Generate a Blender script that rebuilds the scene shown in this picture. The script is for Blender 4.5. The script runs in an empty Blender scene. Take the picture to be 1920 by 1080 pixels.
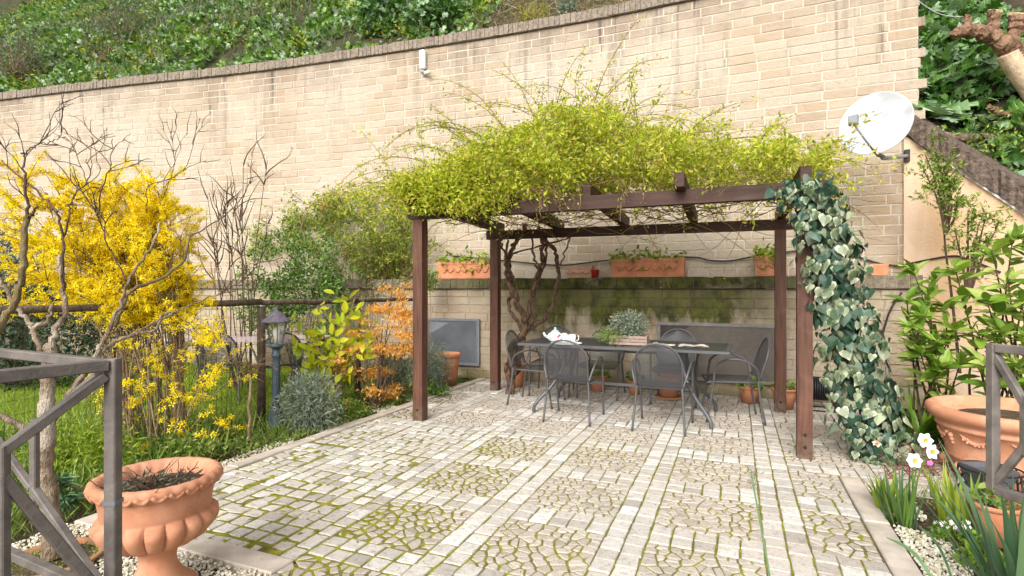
import bpy, math, random
import numpy as np
from mathutils import Vector, Matrix, noise as mnoise

# ------------------------------------------------------------------ camera, sky, sun, exposure
F, HZ, CH = 1015.0, 541.0, 1.38          # focal length (px of a 1920 px wide frame), horizon row, eye height (m)
sc = bpy.context.scene
cam_d = bpy.data.cameras.new('camera'); cam = bpy.data.objects.new('camera', cam_d)
sc.collection.objects.link(cam); sc.camera = cam
cam.location = (0, 0, CH); cam.rotation_euler = (math.radians(90), 0, 0)
cam_d.sensor_width = 36.0; cam_d.lens = F/1920*36; cam_d.shift_y = (HZ-540)/1920
cam_d.clip_start = 0.05; cam_d.clip_end = 400
SUN_EL, SUN_AZ = 36.0, -22.0             # degrees; azimuth seen from above, 0 = behind the camera, minus = from the left
world = bpy.data.worlds.new('World'); sc.world = world; world.use_nodes = True
wn = world.node_tree; wn.nodes.clear()
sky = wn.nodes.new('ShaderNodeTexSky'); sky.sky_type = 'NISHITA'; sky.sun_disc = False
sky.sun_elevation = math.radians(SUN_EL); sky.sun_rotation = math.radians(180+SUN_AZ*-1)
sky.air_density = 1.0; sky.dust_density = 4.0; sky.ozone_density = 1.0
hs = wn.nodes.new('ShaderNodeHueSaturation'); hs.inputs['Saturation'].default_value = 0.12
bg = wn.nodes.new('ShaderNodeBackground'); bg.inputs['Strength'].default_value = 0.15
wo = wn.nodes.new('ShaderNodeOutputWorld')
wn.links.new(sky.outputs[0], hs.inputs['Color']); wn.links.new(hs.outputs[0], bg.inputs[0]); wn.links.new(bg.outputs[0], wo.inputs[0])
sun_d = bpy.data.lights.new('sun', 'SUN'); sun_d.energy = 1.2; sun_d.angle = math.radians(30); sun_d.color = (1, .96, .90)
sun = bpy.data.objects.new('sun', sun_d); sc.collection.objects.link(sun)
_e, _a = math.radians(SUN_EL), math.radians(SUN_AZ)
sdir = Vector((math.sin(_a)*math.cos(_e), -math.cos(_a)*math.cos(_e), math.sin(_e)))   # towards the sun
sun.rotation_euler = sdir.to_track_quat('Z', 'Y').to_euler(); sun.location = (0, 0, 30)
vs = sc.view_settings; vs.view_transform = 'Standard'; vs.look = 'None'; vs.gamma = 1.0; vs.exposure = 0.95
vs.use_curve_mapping = False
sc.cycles.max_bounces = 6; sc.cycles.transparent_max_bounces = 12
try: sc.cycles.use_denoising = True
except Exception: pass

# ------------------------------------------------------------------ helpers
random.seed(7); RNG = np.random.default_rng(7)
COL = sc.collection
def P(x, y, Y): return Vector(((x-960)/F*Y, Y, CH+(HZ-y)/F*Y))       # a point seen at pixel (x,y), Y metres away
def G(x, y, z=0.0):                                                   # a point on the ground
    Y = F*(CH-z)/(y-HZ); return Vector(((x-960)/F*Y, Y, z))
ANG = math.radians(-22.5)
U = Vector((math.cos(ANG), math.sin(ANG), 0)); V = Vector((-math.sin(ANG), math.cos(ANG), 0))
def UV(u, v, z=0.0): return U*u + V*v + Vector((0, 0, z))
def toUV(p): return (p.x*U.x+p.y*U.y, p.x*V.x+p.y*V.y)
WM = {}                                                               # world matrix of every empty / root
def lerp(a, b, t): return a+(b-a)*t

def put(name, me, mat=None, parent=None, M=None):
    o = bpy.data.objects.new(name, me); COL.objects.link(o)
    M = M or Matrix()
    if mat is not None and me is not None and not me.materials: me.materials.append(mat)
    if parent is not None:
        o.parent = parent; o.matrix_basis = WM[parent.name].inverted() @ M
    else:
        o.matrix_basis = M
    WM[o.name] = M.copy()
    return o
def thing(name, label, cat, loc=(0, 0, 0), rz=0.0, group=None):
    M = Matrix.Translation(Vector(loc)) @ Matrix.Rotation(rz, 4, 'Z')
    o = put(name, None, None, None, M); o.empty_display_size = .1
    o['label'] = label; o['category'] = cat
    if group: o['group'] = group
    return o
def tag(o, label=None, cat=None, group=None, kind=None):
    if label: o['label'] = label
    if cat: o['category'] = cat
    if group: o['group'] = group
    if kind: o['kind'] = kind
    return o
def stuff(o): o['kind'] = 'stuff'; return o

def mesh_np(name, Vv, Fs, smooth=False):
    """Fs: list of int arrays (n,k)"""
    me = bpy.data.meshes.new(name)
    Vv = np.asarray(Vv, dtype=np.float32).reshape(-1, 3)
    loops = np.concatenate([f.ravel() for f in Fs]).astype(np.int32)
    tot = np.concatenate([np.full(len(f), f.shape[1], np.int32) for f in Fs])
    st = np.concatenate([[0], np.cumsum(tot)[:-1]]).astype(np.int32)
    me.vertices.add(len(Vv)); me.vertices.foreach_set('co', Vv.ravel())
    me.loops.add(len(loops)); me.loops.foreach_set('vertex_index', loops)
    me.polygons.add(len(tot)); me.polygons.foreach_set('loop_start', st); me.polygons.foreach_set('loop_total', tot)
    me.polygons.foreach_set('use_smooth', np.full(len(tot), bool(smooth)))
    me.update(calc_edges=True)
    return me

class MB:
    def __init__(s): s.v = []; s.f = []
    def add(s, vs, fs):
        b = len(s.v); s.v += [tuple(p) for p in vs]; s.f += [tuple(i+b for i in f) for f in fs]; return s
    def box(s, c, size, M=None, bev=0.0):
        x, y, z = size[0]/2, size[1]/2, size[2]/2
        if bev <= 0:
            vs = [(-x,-y,-z),(x,-y,-z),(x,y,-z),(-x,y,-z),(-x,-y,z),(x,-y,z),(x,y,z),(-x,y,z)]
            fs = [(0,3,2,1),(4,5,6,7),(0,1,5,4),(1,2,6,5),(2,3,7,6),(3,0,4,7)]
        else:
            vs = []; b = bev
            for zz, k in ((-z, 1), (-z+b, 0), (z-b, 0), (z, 1)):
                q = b if k else 0
                vs += [(-x+q+b*(1-k)*0,-y+q,zz),(x-q,-y+q,zz),(x-q,y-q,zz),(-x+q,y-q,zz)]
            fs = [(0,3,2,1),(12,13,14,15)]
            for r in range(3):
                for i in range(4):
                    a, d = r*4+i, r*4+(i+1) % 4
                    fs.append((a, d, d+4, a+4))
        c = Vector(c)
        return s.add([(M @ Vector(p) if M else Vector(p))+c for p in vs], fs)
    def bar(s, a, b, w, h, up=(0, 0, 1), bev=0.0):
        a, b = Vector(a), Vector(b); d = (b-a); L = d.length; d.normalize()
        up = Vector(up); sx = d.cross(up)
        if sx.length < 1e-4: sx = d.cross(Vector((0, 1, 0)))
        sx.normalize(); uz = sx.cross(d)
        M = Matrix((sx, d, uz)).transposed()
        return s.box((a+b)/2, (w, L, h), M, bev)
    def tube(s, pts, r, n=8, caps=True):
        pts = [Vector(p) for p in pts]; m = len(pts)
        rs = r if hasattr(r, '__len__') else [r]*m
        b = len(s.v); ref = None
        for i in range(m):
            t = (pts[min(i+1, m-1)]-pts[max(i-1, 0)])
            t = t.normalized() if t.length > 1e-9 else Vector((0, 0, 1))
            if ref is None:
                ref = Vector((0, 0, 1)) if abs(t.z) < .9 else Vector((1, 0, 0))
            x = ref - t*ref.dot(t)
            if x.length < 1e-5: x = t.orthogonal()
            x.normalize(); y = t.cross(x); ref = x
            for k in range(n):
                a = 2*math.pi*k/n
                s.v.append(tuple(pts[i]+(x*math.cos(a)+y*math.sin(a))*rs[i]))
        for i in range(m-1):
            for k in range(n):
                a, c = b+i*n+k, b+i*n+(k+1) % n
                s.f.append((a, c, c+n, a+n))
        if caps:
            s.f.append(tuple(b+k for k in reversed(range(n)))); s.f.append(tuple(b+(m-1)*n+k for k in range(n)))
        return s
    def lathe(s, prof, n=24, c=(0, 0, 0), mod=None, closed_top=True, closed_bot=True):
        """prof: list of (r,z); mod(i,theta)->radius factor"""
        b = len(s.v); cx, cy, cz = c
        for i, (r, z) in enumerate(prof):
            for k in range(n):
                a = 2*math.pi*k/n
                q = r*(mod(i, a) if mod else 1)
                s.v.append((cx+q*math.cos(a), cy+q*math.sin(a), cz+z))
        for i in range(len(prof)-1):
            for k in range(n):
                a, d = b+i*n+k, b+i*n+(k+1) % n
                s.f.append((a, d, d+n, a+n))
        if closed_bot: s.f.append(tuple(b+k for k in reversed(range(n))))
        if closed_top: s.f.append(tuple(b+(len(prof)-1)*n+k for k in range(n)))
        return s
    def grid(s, fn, nu, nv):
        b = len(s.v)
        for j in range(nv+1):
            for i in range(nu+1): s.v.append(tuple(fn(i/nu, j/nv)))
        for j in range(nv):
            for i in range(nu):
                a = b+j*(nu+1)+i; s.f.append((a, a+1, a+nu+2, a+nu+1))
        return s
    def ball(s, c, r, n=6, m=4, sq=(1, 1, 1)):
        pr = [(r*math.sin(math.pi*(i+.0)/m) if 0 < i < m else r*.02, -r*math.cos(math.pi*i/m)) for i in range(m+1)]
        b = len(s.v); s.lathe(pr, n)
        for i in range(b, len(s.v)):
            p = s.v[i]; s.v[i] = (c[0]+p[0]*sq[0], c[1]+p[1]*sq[1], c[2]+p[2]*sq[2])
        return s
    def mesh(s, name, smooth=False):
        me = bpy.data.meshes.new(name); me.from_pydata(s.v, [], s.f)
        if smooth: me.polygons.foreach_set('use_smooth', np.ones(len(me.polygons), dtype=bool))
        me.update(); return me
    def build(s, name, mat, parent=None, M=None, smooth=False):
        return put(name, s.mesh(name, smooth), mat, parent, M)
def spline(pts, n=6):
    """Catmull-Rom through pts"""
    pts = [Vector(p) for p in pts]; out = []
    for i in range(len(pts)-1):
        p0, p1, p2, p3 = pts[max(i-1, 0)], pts[i], pts[i+1], pts[min(i+2, len(pts)-1)]
        for k in range(n):
            t = k/n
            out.append(.5*((2*p1)+(p2-p0)*t+(2*p0-5*p1+4*p2-p3)*t*t+(3*p1-p0-3*p2+p3)*t**3))
    out.append(pts[-1]); return out

# leaf templates: y along the leaf, x across, z normal; every leaf is its own island
def T_leaf(w=.42, fold=.06): return (np.array([(0,0,0),(-w/2,.42,fold),(0,1,-.03),(w/2,.42,fold)]), [(0,1,2),(0,2,3)])
def T_ovate(w=.5, fold=.05, droop=.12):
    ys = [0, .18, .45, .75, 1]; ws = [0, .33, .5, .34, 0]; vs = []; fs = []
    for y, q in zip(ys, ws):
        z = -droop*y*y; vs += [(-q*w*1.0, y, z+fold*q*2), (0, y, z), (q*w*1.0, y, z+fold*q*2)]
    for i in range(4):
        a = i*3; fs += [(a, a+1, a+4, a+3), (a+1, a+2, a+5, a+4)]
    return np.array(vs), fs
def T_ivy():
    pts = [(0,0),(-.24,-.14),(-.48,.0),(-.50,.24),(-.40,.46),(-.24,.68),(0,1),(.24,.68),(.40,.46),(.50,.24),(.48,.0),(.24,-.14)]
    vs = [(x, y, -.10*(x*x*4)-.10*max(0, y-.4)) for x, y in pts]+[(0, .3, .05)]
    n = len(pts); fs = [(12, i, (i+1) % n) for i in range(n)]
    return np.array(vs), [(f[0], f[2], f[1]) for f in fs]
def T_lobed(lobes=6, w=.46, droop=.35):
    vs = []; fs = []; m = lobes*2+1
    for i in range(m):
        t = i/(m-1); y = t
        env = w*(math.sin(math.pi*min(1, .12+t*.88)**.9)+.05)
        q = env*(1.0 if i % 2 else .42); ya = y+(.06 if i % 2 else -.01)
        z = -droop*t*t
        vs += [(-q, ya, z-.18*q), (0, y, z+.02), (q, ya, z-.18*q)]
    for i in range(m-1):
        a = i*3; fs += [(a, a+1, a+4, a+3), (a+1, a+2, a+5, a+4)]
    return np.array(vs), fs
def T_flower(n=4, w=.4):
    vs = []; fs = []
    for k in range(n):
        a = 2*math.pi*k/n; c, s_ = math.cos(a), math.sin(a); b = len(vs)
        for (x, y, z) in ((0,.03,0), (-w/2,.55,.12), (0,1,.1), (w/2,.55,.12)):
            vs.append((x*c-y*s_, x*s_+y*c, z))
        fs += [(b, b+1, b+2, b+3)]
    return np.array(vs)*.5, fs
LEAF, LEAFN, OVATE, IVY, FLOWER4 = T_leaf(), T_leaf(.2, .03), T_ovate(), T_ivy(), T_flower()

def frames(D, Nn):
    """rotation matrices with y=D, z close to Nn"""
    D = D/np.maximum(np.linalg.norm(D, axis=1, keepdims=True), 1e-9)
    X = np.cross(D, Nn); X /= np.maximum(np.linalg.norm(X, axis=1, keepdims=True), 1e-9)
    Z = np.cross(X, D)
    return np.stack([X, D, Z], axis=2)
def rdirs(n, rng=RNG):
    a = rng.normal(size=(n, 3)); return a/np.linalg.norm(a, axis=1, keepdims=True)
def leaf_mesh(name, pos, D, Nn, size, tmpl=LEAF):
    pos = np.asarray(pos, float); n = len(pos); T, fs = tmpl
    R = frames(np.asarray(D, float), np.asarray(Nn, float)); S = np.broadcast_to(np.asarray(size, float), (n,))
    Vv = np.einsum('nij,kj->nki', R, T)*S[:, None, None]+pos[:, None, :]
    k = len(T); off = (np.arange(n)*k)[:, None]; Fs = []
    for m in sorted({len(f) for f in fs}):
        fa = np.array([f for f in fs if len(f) == m]); Fs.append((fa[None]+off[:, :, None]).reshape(-1, m))
    return mesh_np(name, Vv.reshape(-1, 3), Fs)
def scatter(name, pos, size, mat, parent=None, tmpl=LEAF, up=.5, out=None, spread=1.0, rng=RNG):
    """random leaves: normals lean up, directions lean outwards"""
    pos = np.asarray(pos, float); n = len(pos)
    Nn = rdirs(n, rng)*spread; Nn[:, 2] += up
    D = rdirs(n, rng)
    if out is not None: D = D*.8+out
    M = None; me = leaf_mesh(name, pos, D, Nn, size, tmpl)
    o = put(name, me, mat, parent); stuff(o); return o
def leaf_objects(name, meshes, pos, D, Nn, size, mat, parent):
    R = frames(np.asarray(D, float), np.asarray(Nn, float)); S = np.broadcast_to(np.asarray(size, float), (len(pos),))
    for i in range(len(pos)):
        M = Matrix([list(R[i, r]*S[i])+[pos[i][r]] for r in range(3)]+[[0, 0, 0, 1]])
        put(name, meshes[i % len(meshes)], mat, parent, M)
def tmpl_mesh(name, tmpl, jit=0.0, smooth=False):
    T, fs = tmpl; T = T+RNG.normal(size=T.shape)*jit
    me = bpy.data.meshes.new(name); me.from_pydata([tuple(p) for p in T], [], fs); me.update(); return me
def cane(p, d, L, droop=.6, n=8, wob=.12, rng=random):
    p = Vector(p); d = Vector(d).normalized(); out = [p.copy()]; st = L/n
    for i in range(n):
        d = (d+Vector((rng.gauss(0, wob), rng.gauss(0, wob), rng.gauss(0, wob)-droop*st)))
        d.normalize(); p = p+d*st; out.append(p.copy())
    return out
def along(poly, k, t0=0.0):
    """k random points with tangents on a polyline"""
    res = []
    for _ in range(k):
        t = (t0+(1-t0)*random.random())*(len(poly)-1); i = min(int(t), len(poly)-2)
        res.append((poly[i].lerp(poly[i+1], t-i), (poly[i+1]-poly[i]).normalized()))
    return res
# ------------------------------------------------------------------ materials
class NT:
    def __init__(s, name):
        s.m = bpy.data.materials.new(name); s.m.use_nodes = True; s.t = s.m.node_tree; s.t.nodes.clear()
        s.out = s.t.nodes.new('ShaderNodeOutputMaterial'); s._geo = None; s._oi = None
    def n(s, typ, **kw):
        nd = s.t.nodes.new(typ)
        for k, v in kw.items(): setattr(nd, k, v)
        return nd
    def link(s, inp, v):
        if isinstance(v, bpy.types.NodeSocket): s.t.links.new(v, inp)
        elif isinstance(v, (tuple, list)) and inp.type == 'RGBA' and len(v) == 3: inp.default_value = (*v, 1)
        else: inp.default_value = v
    @property
    def geo(s):
        if s._geo is None: s._geo = s.n('ShaderNodeNewGeometry')
        return s._geo
    @property
    def pos(s): return s.geo.outputs['Position']
    @property
    def rnd(s):
        if s._oi is None: s._oi = s.n('ShaderNodeObjectInfo')
        return s.math('FRACT', s.math('ADD', s._oi.outputs['Random'], s.geo.outputs['Random Per Island']))
    @property
    def obj(s): return s.n('ShaderNodeTexCoord').outputs['Object']
    def math(s, op, a, b=0.0, c=None, clamp=False):
        nd = s.n('ShaderNodeMath', operation=op, use_clamp=clamp); s.link(nd.inputs[0], a); s.link(nd.inputs[1], b)
        if c is not None: s.link(nd.inputs[2], c)
        return nd.outputs[0]
    def mapr(s, v, a, b, c=0.0, d=1.0):
        nd = s.n('ShaderNodeMapRange'); nd.clamp = True
        for i, x in enumerate((v, a, b, c, d)): s.link(nd.inputs[i], x)
        return nd.outputs[0]
    def vmul(s, v, k):
        nd = s.n('ShaderNodeVectorMath', operation='MULTIPLY'); s.link(nd.inputs[0], v); nd.inputs[1].default_value = k; return nd.outputs[0]
    def xyz(s, v):
        nd = s.n('ShaderNodeSeparateXYZ'); s.link(nd.inputs[0], v); return nd.outputs
    def noise(s, scale, detail=3, vec=None, rough=.55, color=False):
        nd = s.n('ShaderNodeTexNoise'); s.link(nd.inputs['Vector'], vec if vec is not None else s.pos)
        nd.inputs['Scale'].default_value = scale; nd.inputs['Detail'].default_value = detail; nd.inputs['Roughness'].default_value = rough
        return nd.outputs[1 if color else 0]
    def voro(s, scale, vec=None, feat='F1', out=0):
        nd = s.n('ShaderNodeTexVoronoi', feature=feat); s.link(nd.inputs['Vector'], vec if vec is not None else s.pos)
        nd.inputs['Scale'].default_value = scale; return nd.outputs[out]
    def ramp(s, fac, stops, interp='LINEAR'):
        nd = s.n('ShaderNodeValToRGB'); cr = nd.color_ramp; cr.interpolation = interp
        while len(cr.elements) < len(stops): cr.elements.new(.5)
        for e, (p, c) in zip(cr.elements, stops): e.position = p; e.color = (*c, 1) if len(c) == 3 else c
        s.link(nd.inputs[0], fac); return nd.outputs[0]
    def mix(s, f, a, b, blend='MIX'):
        nd = s.n('ShaderNodeMix', data_type='RGBA', blend_type=blend)
        s.link(nd.inputs[0], f); s.link(nd.inputs[6], a); s.link(nd.inputs[7], b); return nd.outputs[2]
    def bump(s, h, dist=.01, strength=1.0):
        nd = s.n('ShaderNodeBump'); s.link(nd.inputs['Height'], h); nd.inputs['Distance'].default_value = dist; nd.inputs['Strength'].default_value = strength
        return nd.outputs[0]
    def bsdf(s, col, rough=.8, spec=.3, metal=0.0, normal=None, alpha=None):
        b = s.n('ShaderNodeBsdfPrincipled'); s.link(b.inputs['Base Color'], col); s.link(b.inputs['Roughness'], rough)
        s.link(b.inputs['Specular IOR Level'], spec); s.link(b.inputs['Metallic'], metal)
        if normal is not None: s.link(b.inputs['Normal'], normal)
        if alpha is not None: s.link(b.inputs['Alpha'], alpha)
        return b.outputs[0]
    def done(s, sh): s.t.links.new(sh, s.out.inputs[0]); return s.m

def simple(name, col, rough=.6, spec=.3, metal=0.0, var=.12, scale=12, bump=0.0, bscale=60):
    t = NT(name); nz = t.noise(scale, 4)
    c = t.mix(t.mapr(nz, .3, .7), tuple(x*(1-var) for x in col), tuple(min(1, x*(1+var)) for x in col))
    nm = t.bump(t.noise(bscale, 4), bump) if bump else None
    return t.done(t.bsdf(c, rough, spec, metal, nm))
def leafmat(name, cols, trans=.35, rough=.5, spec=.35, edge=None):
    t = NT(name); k = len(cols)
    base = t.ramp(t.rnd, [((i+.5)/k, c) for i, c in enumerate(cols)])
    base = t.mix(t.mapr(t.noise(3.0, 2), .3, .7, 0, .35), base, tuple(x*.62 for x in cols[0]))
    sh = t.bsdf(base, rough, spec)
    tr = t.n('ShaderNodeBsdfTranslucent'); t.link(tr.inputs[0], t.mix(.5, base, (.9, .95, .3), 'MULTIPLY'))
    mx = t.n('ShaderNodeMixShader'); mx.inputs[0].default_value = trans
    t.t.links.new(sh, mx.inputs[1]); t.t.links.new(tr.outputs[0], mx.inputs[2])
    return t.done(mx.outputs[0])
def tufa(name, lower=False):
    t = NT(name); x, y, z = t.xyz(t.pos)
    base = t.ramp(t.rnd, [(0, (.345, .265, .19)), (.2, (.42, .35, .262)), (.5, (.465, .40, .312)), (.8, (.41, .34, .252)), (1, (.40, .305, .215))])
    big = t.noise(.55, 3)
    base = t.mix(t.mapr(big, .42, .66, 0, .75), base, (.50, .44, .365))
    fine = t.noise(38, 5, rough=.7)
    base = t.mix(t.mapr(fine, .3, .72, .42, 0), base, (.33, .235, .145))
    if lower: base = t.mix(.30, base, (.28, .21, .13))
    pits = t.mapr(t.voro(46), .02, .16, 1, 0)
    pits = t.math('MULTIPLY', pits, t.mapr(t.noise(9, 2), .45, .62))
    base = t.mix(t.math('MULTIPLY', pits, .8), base, (.15, .10, .06))
    if not lower:
        # lichen streaks running down from the coping, damp stain low on the right
        st = t.noise(1.0, 4, t.vmul(t.pos, (3.6, 3.6, .30)), .7)
        hz = t.mapr(z, 3.3, 5.2)
        f = t.math('MULTIPLY', t.mapr(st, .54, .70), t.math('POWER', hz, 1.3))
        base = t.mix(t.math('MULTIPLY', f, .8), base, (.13, .105, .085))
        top = t.math('MULTIPLY', t.mapr(z, 4.75, 5.36), t.mapr(t.noise(1.6, 4), .34, .56))
        base = t.mix(t.math('MULTIPLY', top, .8), base, (.22, .165, .12))
        s2 = t.math('MULTIPLY', t.mapr(t.noise(1.0, 3, t.vmul(t.pos, (8.5, 8.5, .42)), .6), .60, .68), t.math('MULTIPLY', t.mapr(t.noise(.8, 2), .46, .58), t.mapr(z, 3.7, 4.7)))
        base = t.mix(t.math('MULTIPLY', s2, .85), base, (.09, .075, .065))
        damp = t.math('MULTIPLY', t.math('MULTIPLY', t.mapr(x, 3.2, 4.3), t.mapr(z, 3.4, 2.6)), t.mapr(t.noise(1.6, 4), .34, .56))
        base = t.mix(t.math('MULTIPLY', damp, .65), base, (.34, .23, .135))
    else:
        a = t.math('MULTIPLY', t.mapr(x, -.35, .5), t.mapr(x, 2.75, 3.7, 1, 0))
        b = t.mapr(t.math('ADD', t.noise(1.7, 5, t.vmul(t.pos, (1.5, 1.5, .55)), .65), t.math('MULTIPLY', t.math('POWER', t.mapr(z, .30, 1.34), 1.6), .46)), .60, .74)
        moss = t.mix(t.mapr(t.noise(5, 5, rough=.7), .34, .66), (.012, .017, .005), (.115, .125, .016))
        base = t.mix(t.math('MULTIPLY', t.math('MULTIPLY', a, b), .93), base, moss)
        c = t.mapr(t.math('ADD', t.noise(2.2, 4), t.mapr(z, 0, .4, .35, 0)), .60, .8)
        base = t.mix(t.math('MULTIPLY', c, .7), base, (.14, .12, .045))
        d = t.math('MULTIPLY', t.mapr(z, 1.05, 1.36), t.mapr(t.noise(1.5, 4, t.vmul(t.pos, (4, 4, .4))), .42, .62))
        base = t.mix(t.math('MULTIPLY', d, .6), base, (.20, .17, .10))
    h = t.math('SUBTRACT', t.math('ADD', t.math('MULTIPLY', fine, .6), t.noise(11, 4)), t.math('MULTIPLY', pits, .7))
    return t.done(t.bsdf(base, .93, .12, 0, t.bump(h, .016, .9)))
def coping_mat(name, mossy):
    t = NT(name)
    b = t.ramp(t.rnd, [(0, (.17, .125, .09)), (.5, (.25, .195, .145)), (1, (.14, .11, .085))])
    b = t.mix(t.mapr(t.noise(24, 5, rough=.7), .38, .7), b, (.36, .31, .25))
    b = t.mix(t.mapr(t.noise(60, 3), .58, .7), b, (.04, .035, .03))
    if mossy:
        x, y, z = t.xyz(t.pos)
        f = t.math('MULTIPLY', t.math('MULTIPLY', t.mapr(x, -2.2, .2, .3, 1), t.mapr(x, 3.0, 4.2, 1, .4)), t.mapr(t.noise(3.2, 4), .26, .46))
        b = t.mix(t.math('MULTIPLY', f, .93), b, t.mix(t.mapr(t.noise(9, 5, rough=.7), .38, .68), (.020, .022, .008), (.10, .105, .016)))
    return t.done(t.bsdf(b, .95, .1, 0, t.bump(t.noise(45, 5, rough=.7), .02, .9)))
def paving_mat(name='paving_stone', tile=False):
    t = NT(name)
    if tile: b = t.ramp(t.rnd, [(0, (.38, .345, .305)), (.2, (.50, .465, .415)), (.45, (.57, .535, .485)), (.65, (.50, .465, .42)), (.82, (.61, .58, .53)), (1, (.72, .70, .66))])
    else: b = t.ramp(t.rnd, [(0, (.34, .29, .24)), (.25, (.43, .38, .32)), (.5, (.48, .43, .375)), (.75, (.40, .35, .30)), (1, (.52, .47, .41))])
    b = t.mix(t.mapr(t.noise(1.1, 3), .40, .68, 0, .45), b, (.52, .44, .36))
    b = t.mix(t.math('MULTIPLY', t.mapr(t.noise(30, 6, rough=.75), .50, .72), .7), b, (.22, .19, .16))
    b = t.mix(t.math('MULTIPLY', t.mapr(t.noise(13, 5, rough=.7), .56, .70), .45), b, (.20, .17, .13))
    b = t.mix(t.math('MULTIPLY', t.mapr(t.noise(120, 2), .60, .72), .6), b, (.10, .09, .075))
    b = t.mix(t.math('MULTIPLY', t.mapr(t.noise(5.0, 4), .62, .74), .4), b, (.30, .23, .15))
    return t.done(t.bsdf(b, .86, .2, 0, t.bump(t.math('ADD', t.noise(40, 4), t.noise(160, 3)), .004, .7)))
def terra(name, col=(.55, .235, .125), bloom=.3, moss=0.0):
    t = NT(name)
    b = t.mix(t.mapr(t.noise(3.5, 4), .35, .7), tuple(c*.86 for c in col), tuple(min(1, c*1.12) for c in col))
    b = t.mix(t.mapr(t.noise(7, 6, rough=.75), .46, .70, 0, bloom*1.6), b, (.62, .43, .33))
    b = t.mix(t.mapr(t.noise(2.2, 4, t.vmul(t.pos, (1, 1, .5))), .52, .70, 0, .45), b, (.33, .15, .085))
    zz = t.xyz(t.pos)[2]; b = t.mix(t.math('MULTIPLY', t.mapr(zz, .0, .12, .7, 0), t.mapr(t.noise(14, 4), .35, .6)), b, (.20, .15, .10))
    b = t.mix(t.mapr(t.noise(26, 4), .60, .75, 0, .35), b, (.22, .10, .06))
    if moss: b = t.mix(t.mapr(t.noise(6, 4), .45, .7, 0, moss), b, (.16, .15, .06))
    return t.done(t.bsdf(b, .78, .25, 0, t.bump(t.noise(70, 4), .002, .6)))
def bark(name, c1, c2, sc_=14, patch=None, bd=.012):
    t = NT(name); v = t.vmul(t.obj, (1, 1, .35))
    n1 = t.noise(sc_, 5, v, .65)
    b = t.mix(t.mapr(n1, .35, .68), c1, c2)
    if patch: b = t.mix(t.mapr(t.noise(4.5, 3), .5, .62, 0, .8), b, patch)
    return t.done(t.bsdf(b, .88, .15, 0, t.bump(t.math('ADD', n1, t.noise(sc_*4, 3, v)), bd, .9)))
def wood_mat(name='brown_timber', k=1.0):
    t = NT(name); g = t.noise(1.0, 5, t.vmul(t.obj, (28, 28, 2.2)), .6)
    b = t.mix(t.mapr(g, .3, .72), tuple(k*x for x in (.055, .022, .014)), tuple(k*x for x in (.135, .06, .036)))
    b = t.mix(t.mapr(t.noise(5, 4), .55, .75, 0, .4), b, tuple(k*x for x in (.20, .115, .075)))
    b = t.mix(t.math('MULTIPLY', t.mapr(t.noise(1.0, 3, t.vmul(t.obj, (60, 60, 1.4))), .62, .70), .7), b, (.018, .010, .008))
    b = t.mix(t.math('MULTIPLY', t.mapr(t.xyz(t.pos)[2], .0, .22, .75, 0), t.mapr(t.noise(16, 4), .36, .6)), b, (.16, .125, .09))
    return t.done(t.bsdf(b, .62, .3, 0, t.bump(g, .004, .6)))
def perforated(name, col, cell=.011, hole=.33, axes='XY'):
    t = NT(name); o = t.xyz(t.obj); k = 2*math.pi/cell
    i, j = 'XYZ'.index(axes[0]), 'XYZ'.index(axes[1])
    w = t.math('MULTIPLY', t.math('SINE', t.math('MULTIPLY', o[i], k)), t.math('SINE', t.math('MULTIPLY', o[j], k)))
    a = t.math('GREATER_THAN', hole, t.math('ABSOLUTE', w))
    sh = t.bsdf(col, .45, .4, .3); tr = t.n('ShaderNodeBsdfTransparent')
    mx = t.n('ShaderNodeMixShader'); t.t.links.new(a, mx.inputs[0]); t.t.links.new(tr.outputs[0], mx.inputs[1]); t.t.links.new(sh, mx.inputs[2])
    return t.done(mx.outputs[0])
def soil_mat():
    t = NT('soil'); b = t.mix(t.mapr(t.noise(7, 5, rough=.7), .3, .7), (.055, .036, .024), (.16, .115, .078))
    b = t.mix(t.mapr(t.noise(2.1, 4), .55, .7, 0, .6), b, (.07, .09, .02))
    b = t.mix(t.mapr(t.noise(40, 3), .62, .7), b, (.34, .28, .2))
    return t.done(t.bsdf(b, .95, .1, 0, t.bump(t.noise(35, 5, rough=.7), .03)))
def joint_mat():
    t = NT('joint_moss'); z = t.xyz(t.pos)[2]
    soil = t.mix(t.noise(25, 4), (.075, .06, .038), (.24, .19, .12))
    moss = t.mix(t.mapr(t.noise(16, 5, rough=.7), .3, .7), (.12, .13, .012), (.40, .38, .032))
    moss = t.mix(t.mapr(t.noise(5, 3), .60, .72, 0, .8), moss, (.13, .07, .02))
    x, y, _z = t.xyz(t.pos)
    uu = t.math('SUBTRACT', t.math('MULTIPLY', x, .924), t.math('MULTIPLY', y, .383))
    f = t.mapr(t.math('ADD', t.noise(2.3, 4), t.math('ADD', t.mapr(uu, -3.2, .4, .26, .06), t.mapr(y, 3.0, 5.0, .09, 0))), .47, .57)
    f = t.math('MAXIMUM', t.math('MULTIPLY', f, t.mapr(y, 4.6, 6.2, 1, .1)), t.mapr(z, -.0022, .0008))
    f = t.math('MULTIPLY', f, t.mapr(t.noise(11, 4), .36, .58, .30, 1))
    return t.done(t.bsdf(t.mix(f, soil, moss), .97, .08, 0, t.bump(t.noise(150, 4, rough=.75), .006)))
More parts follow.
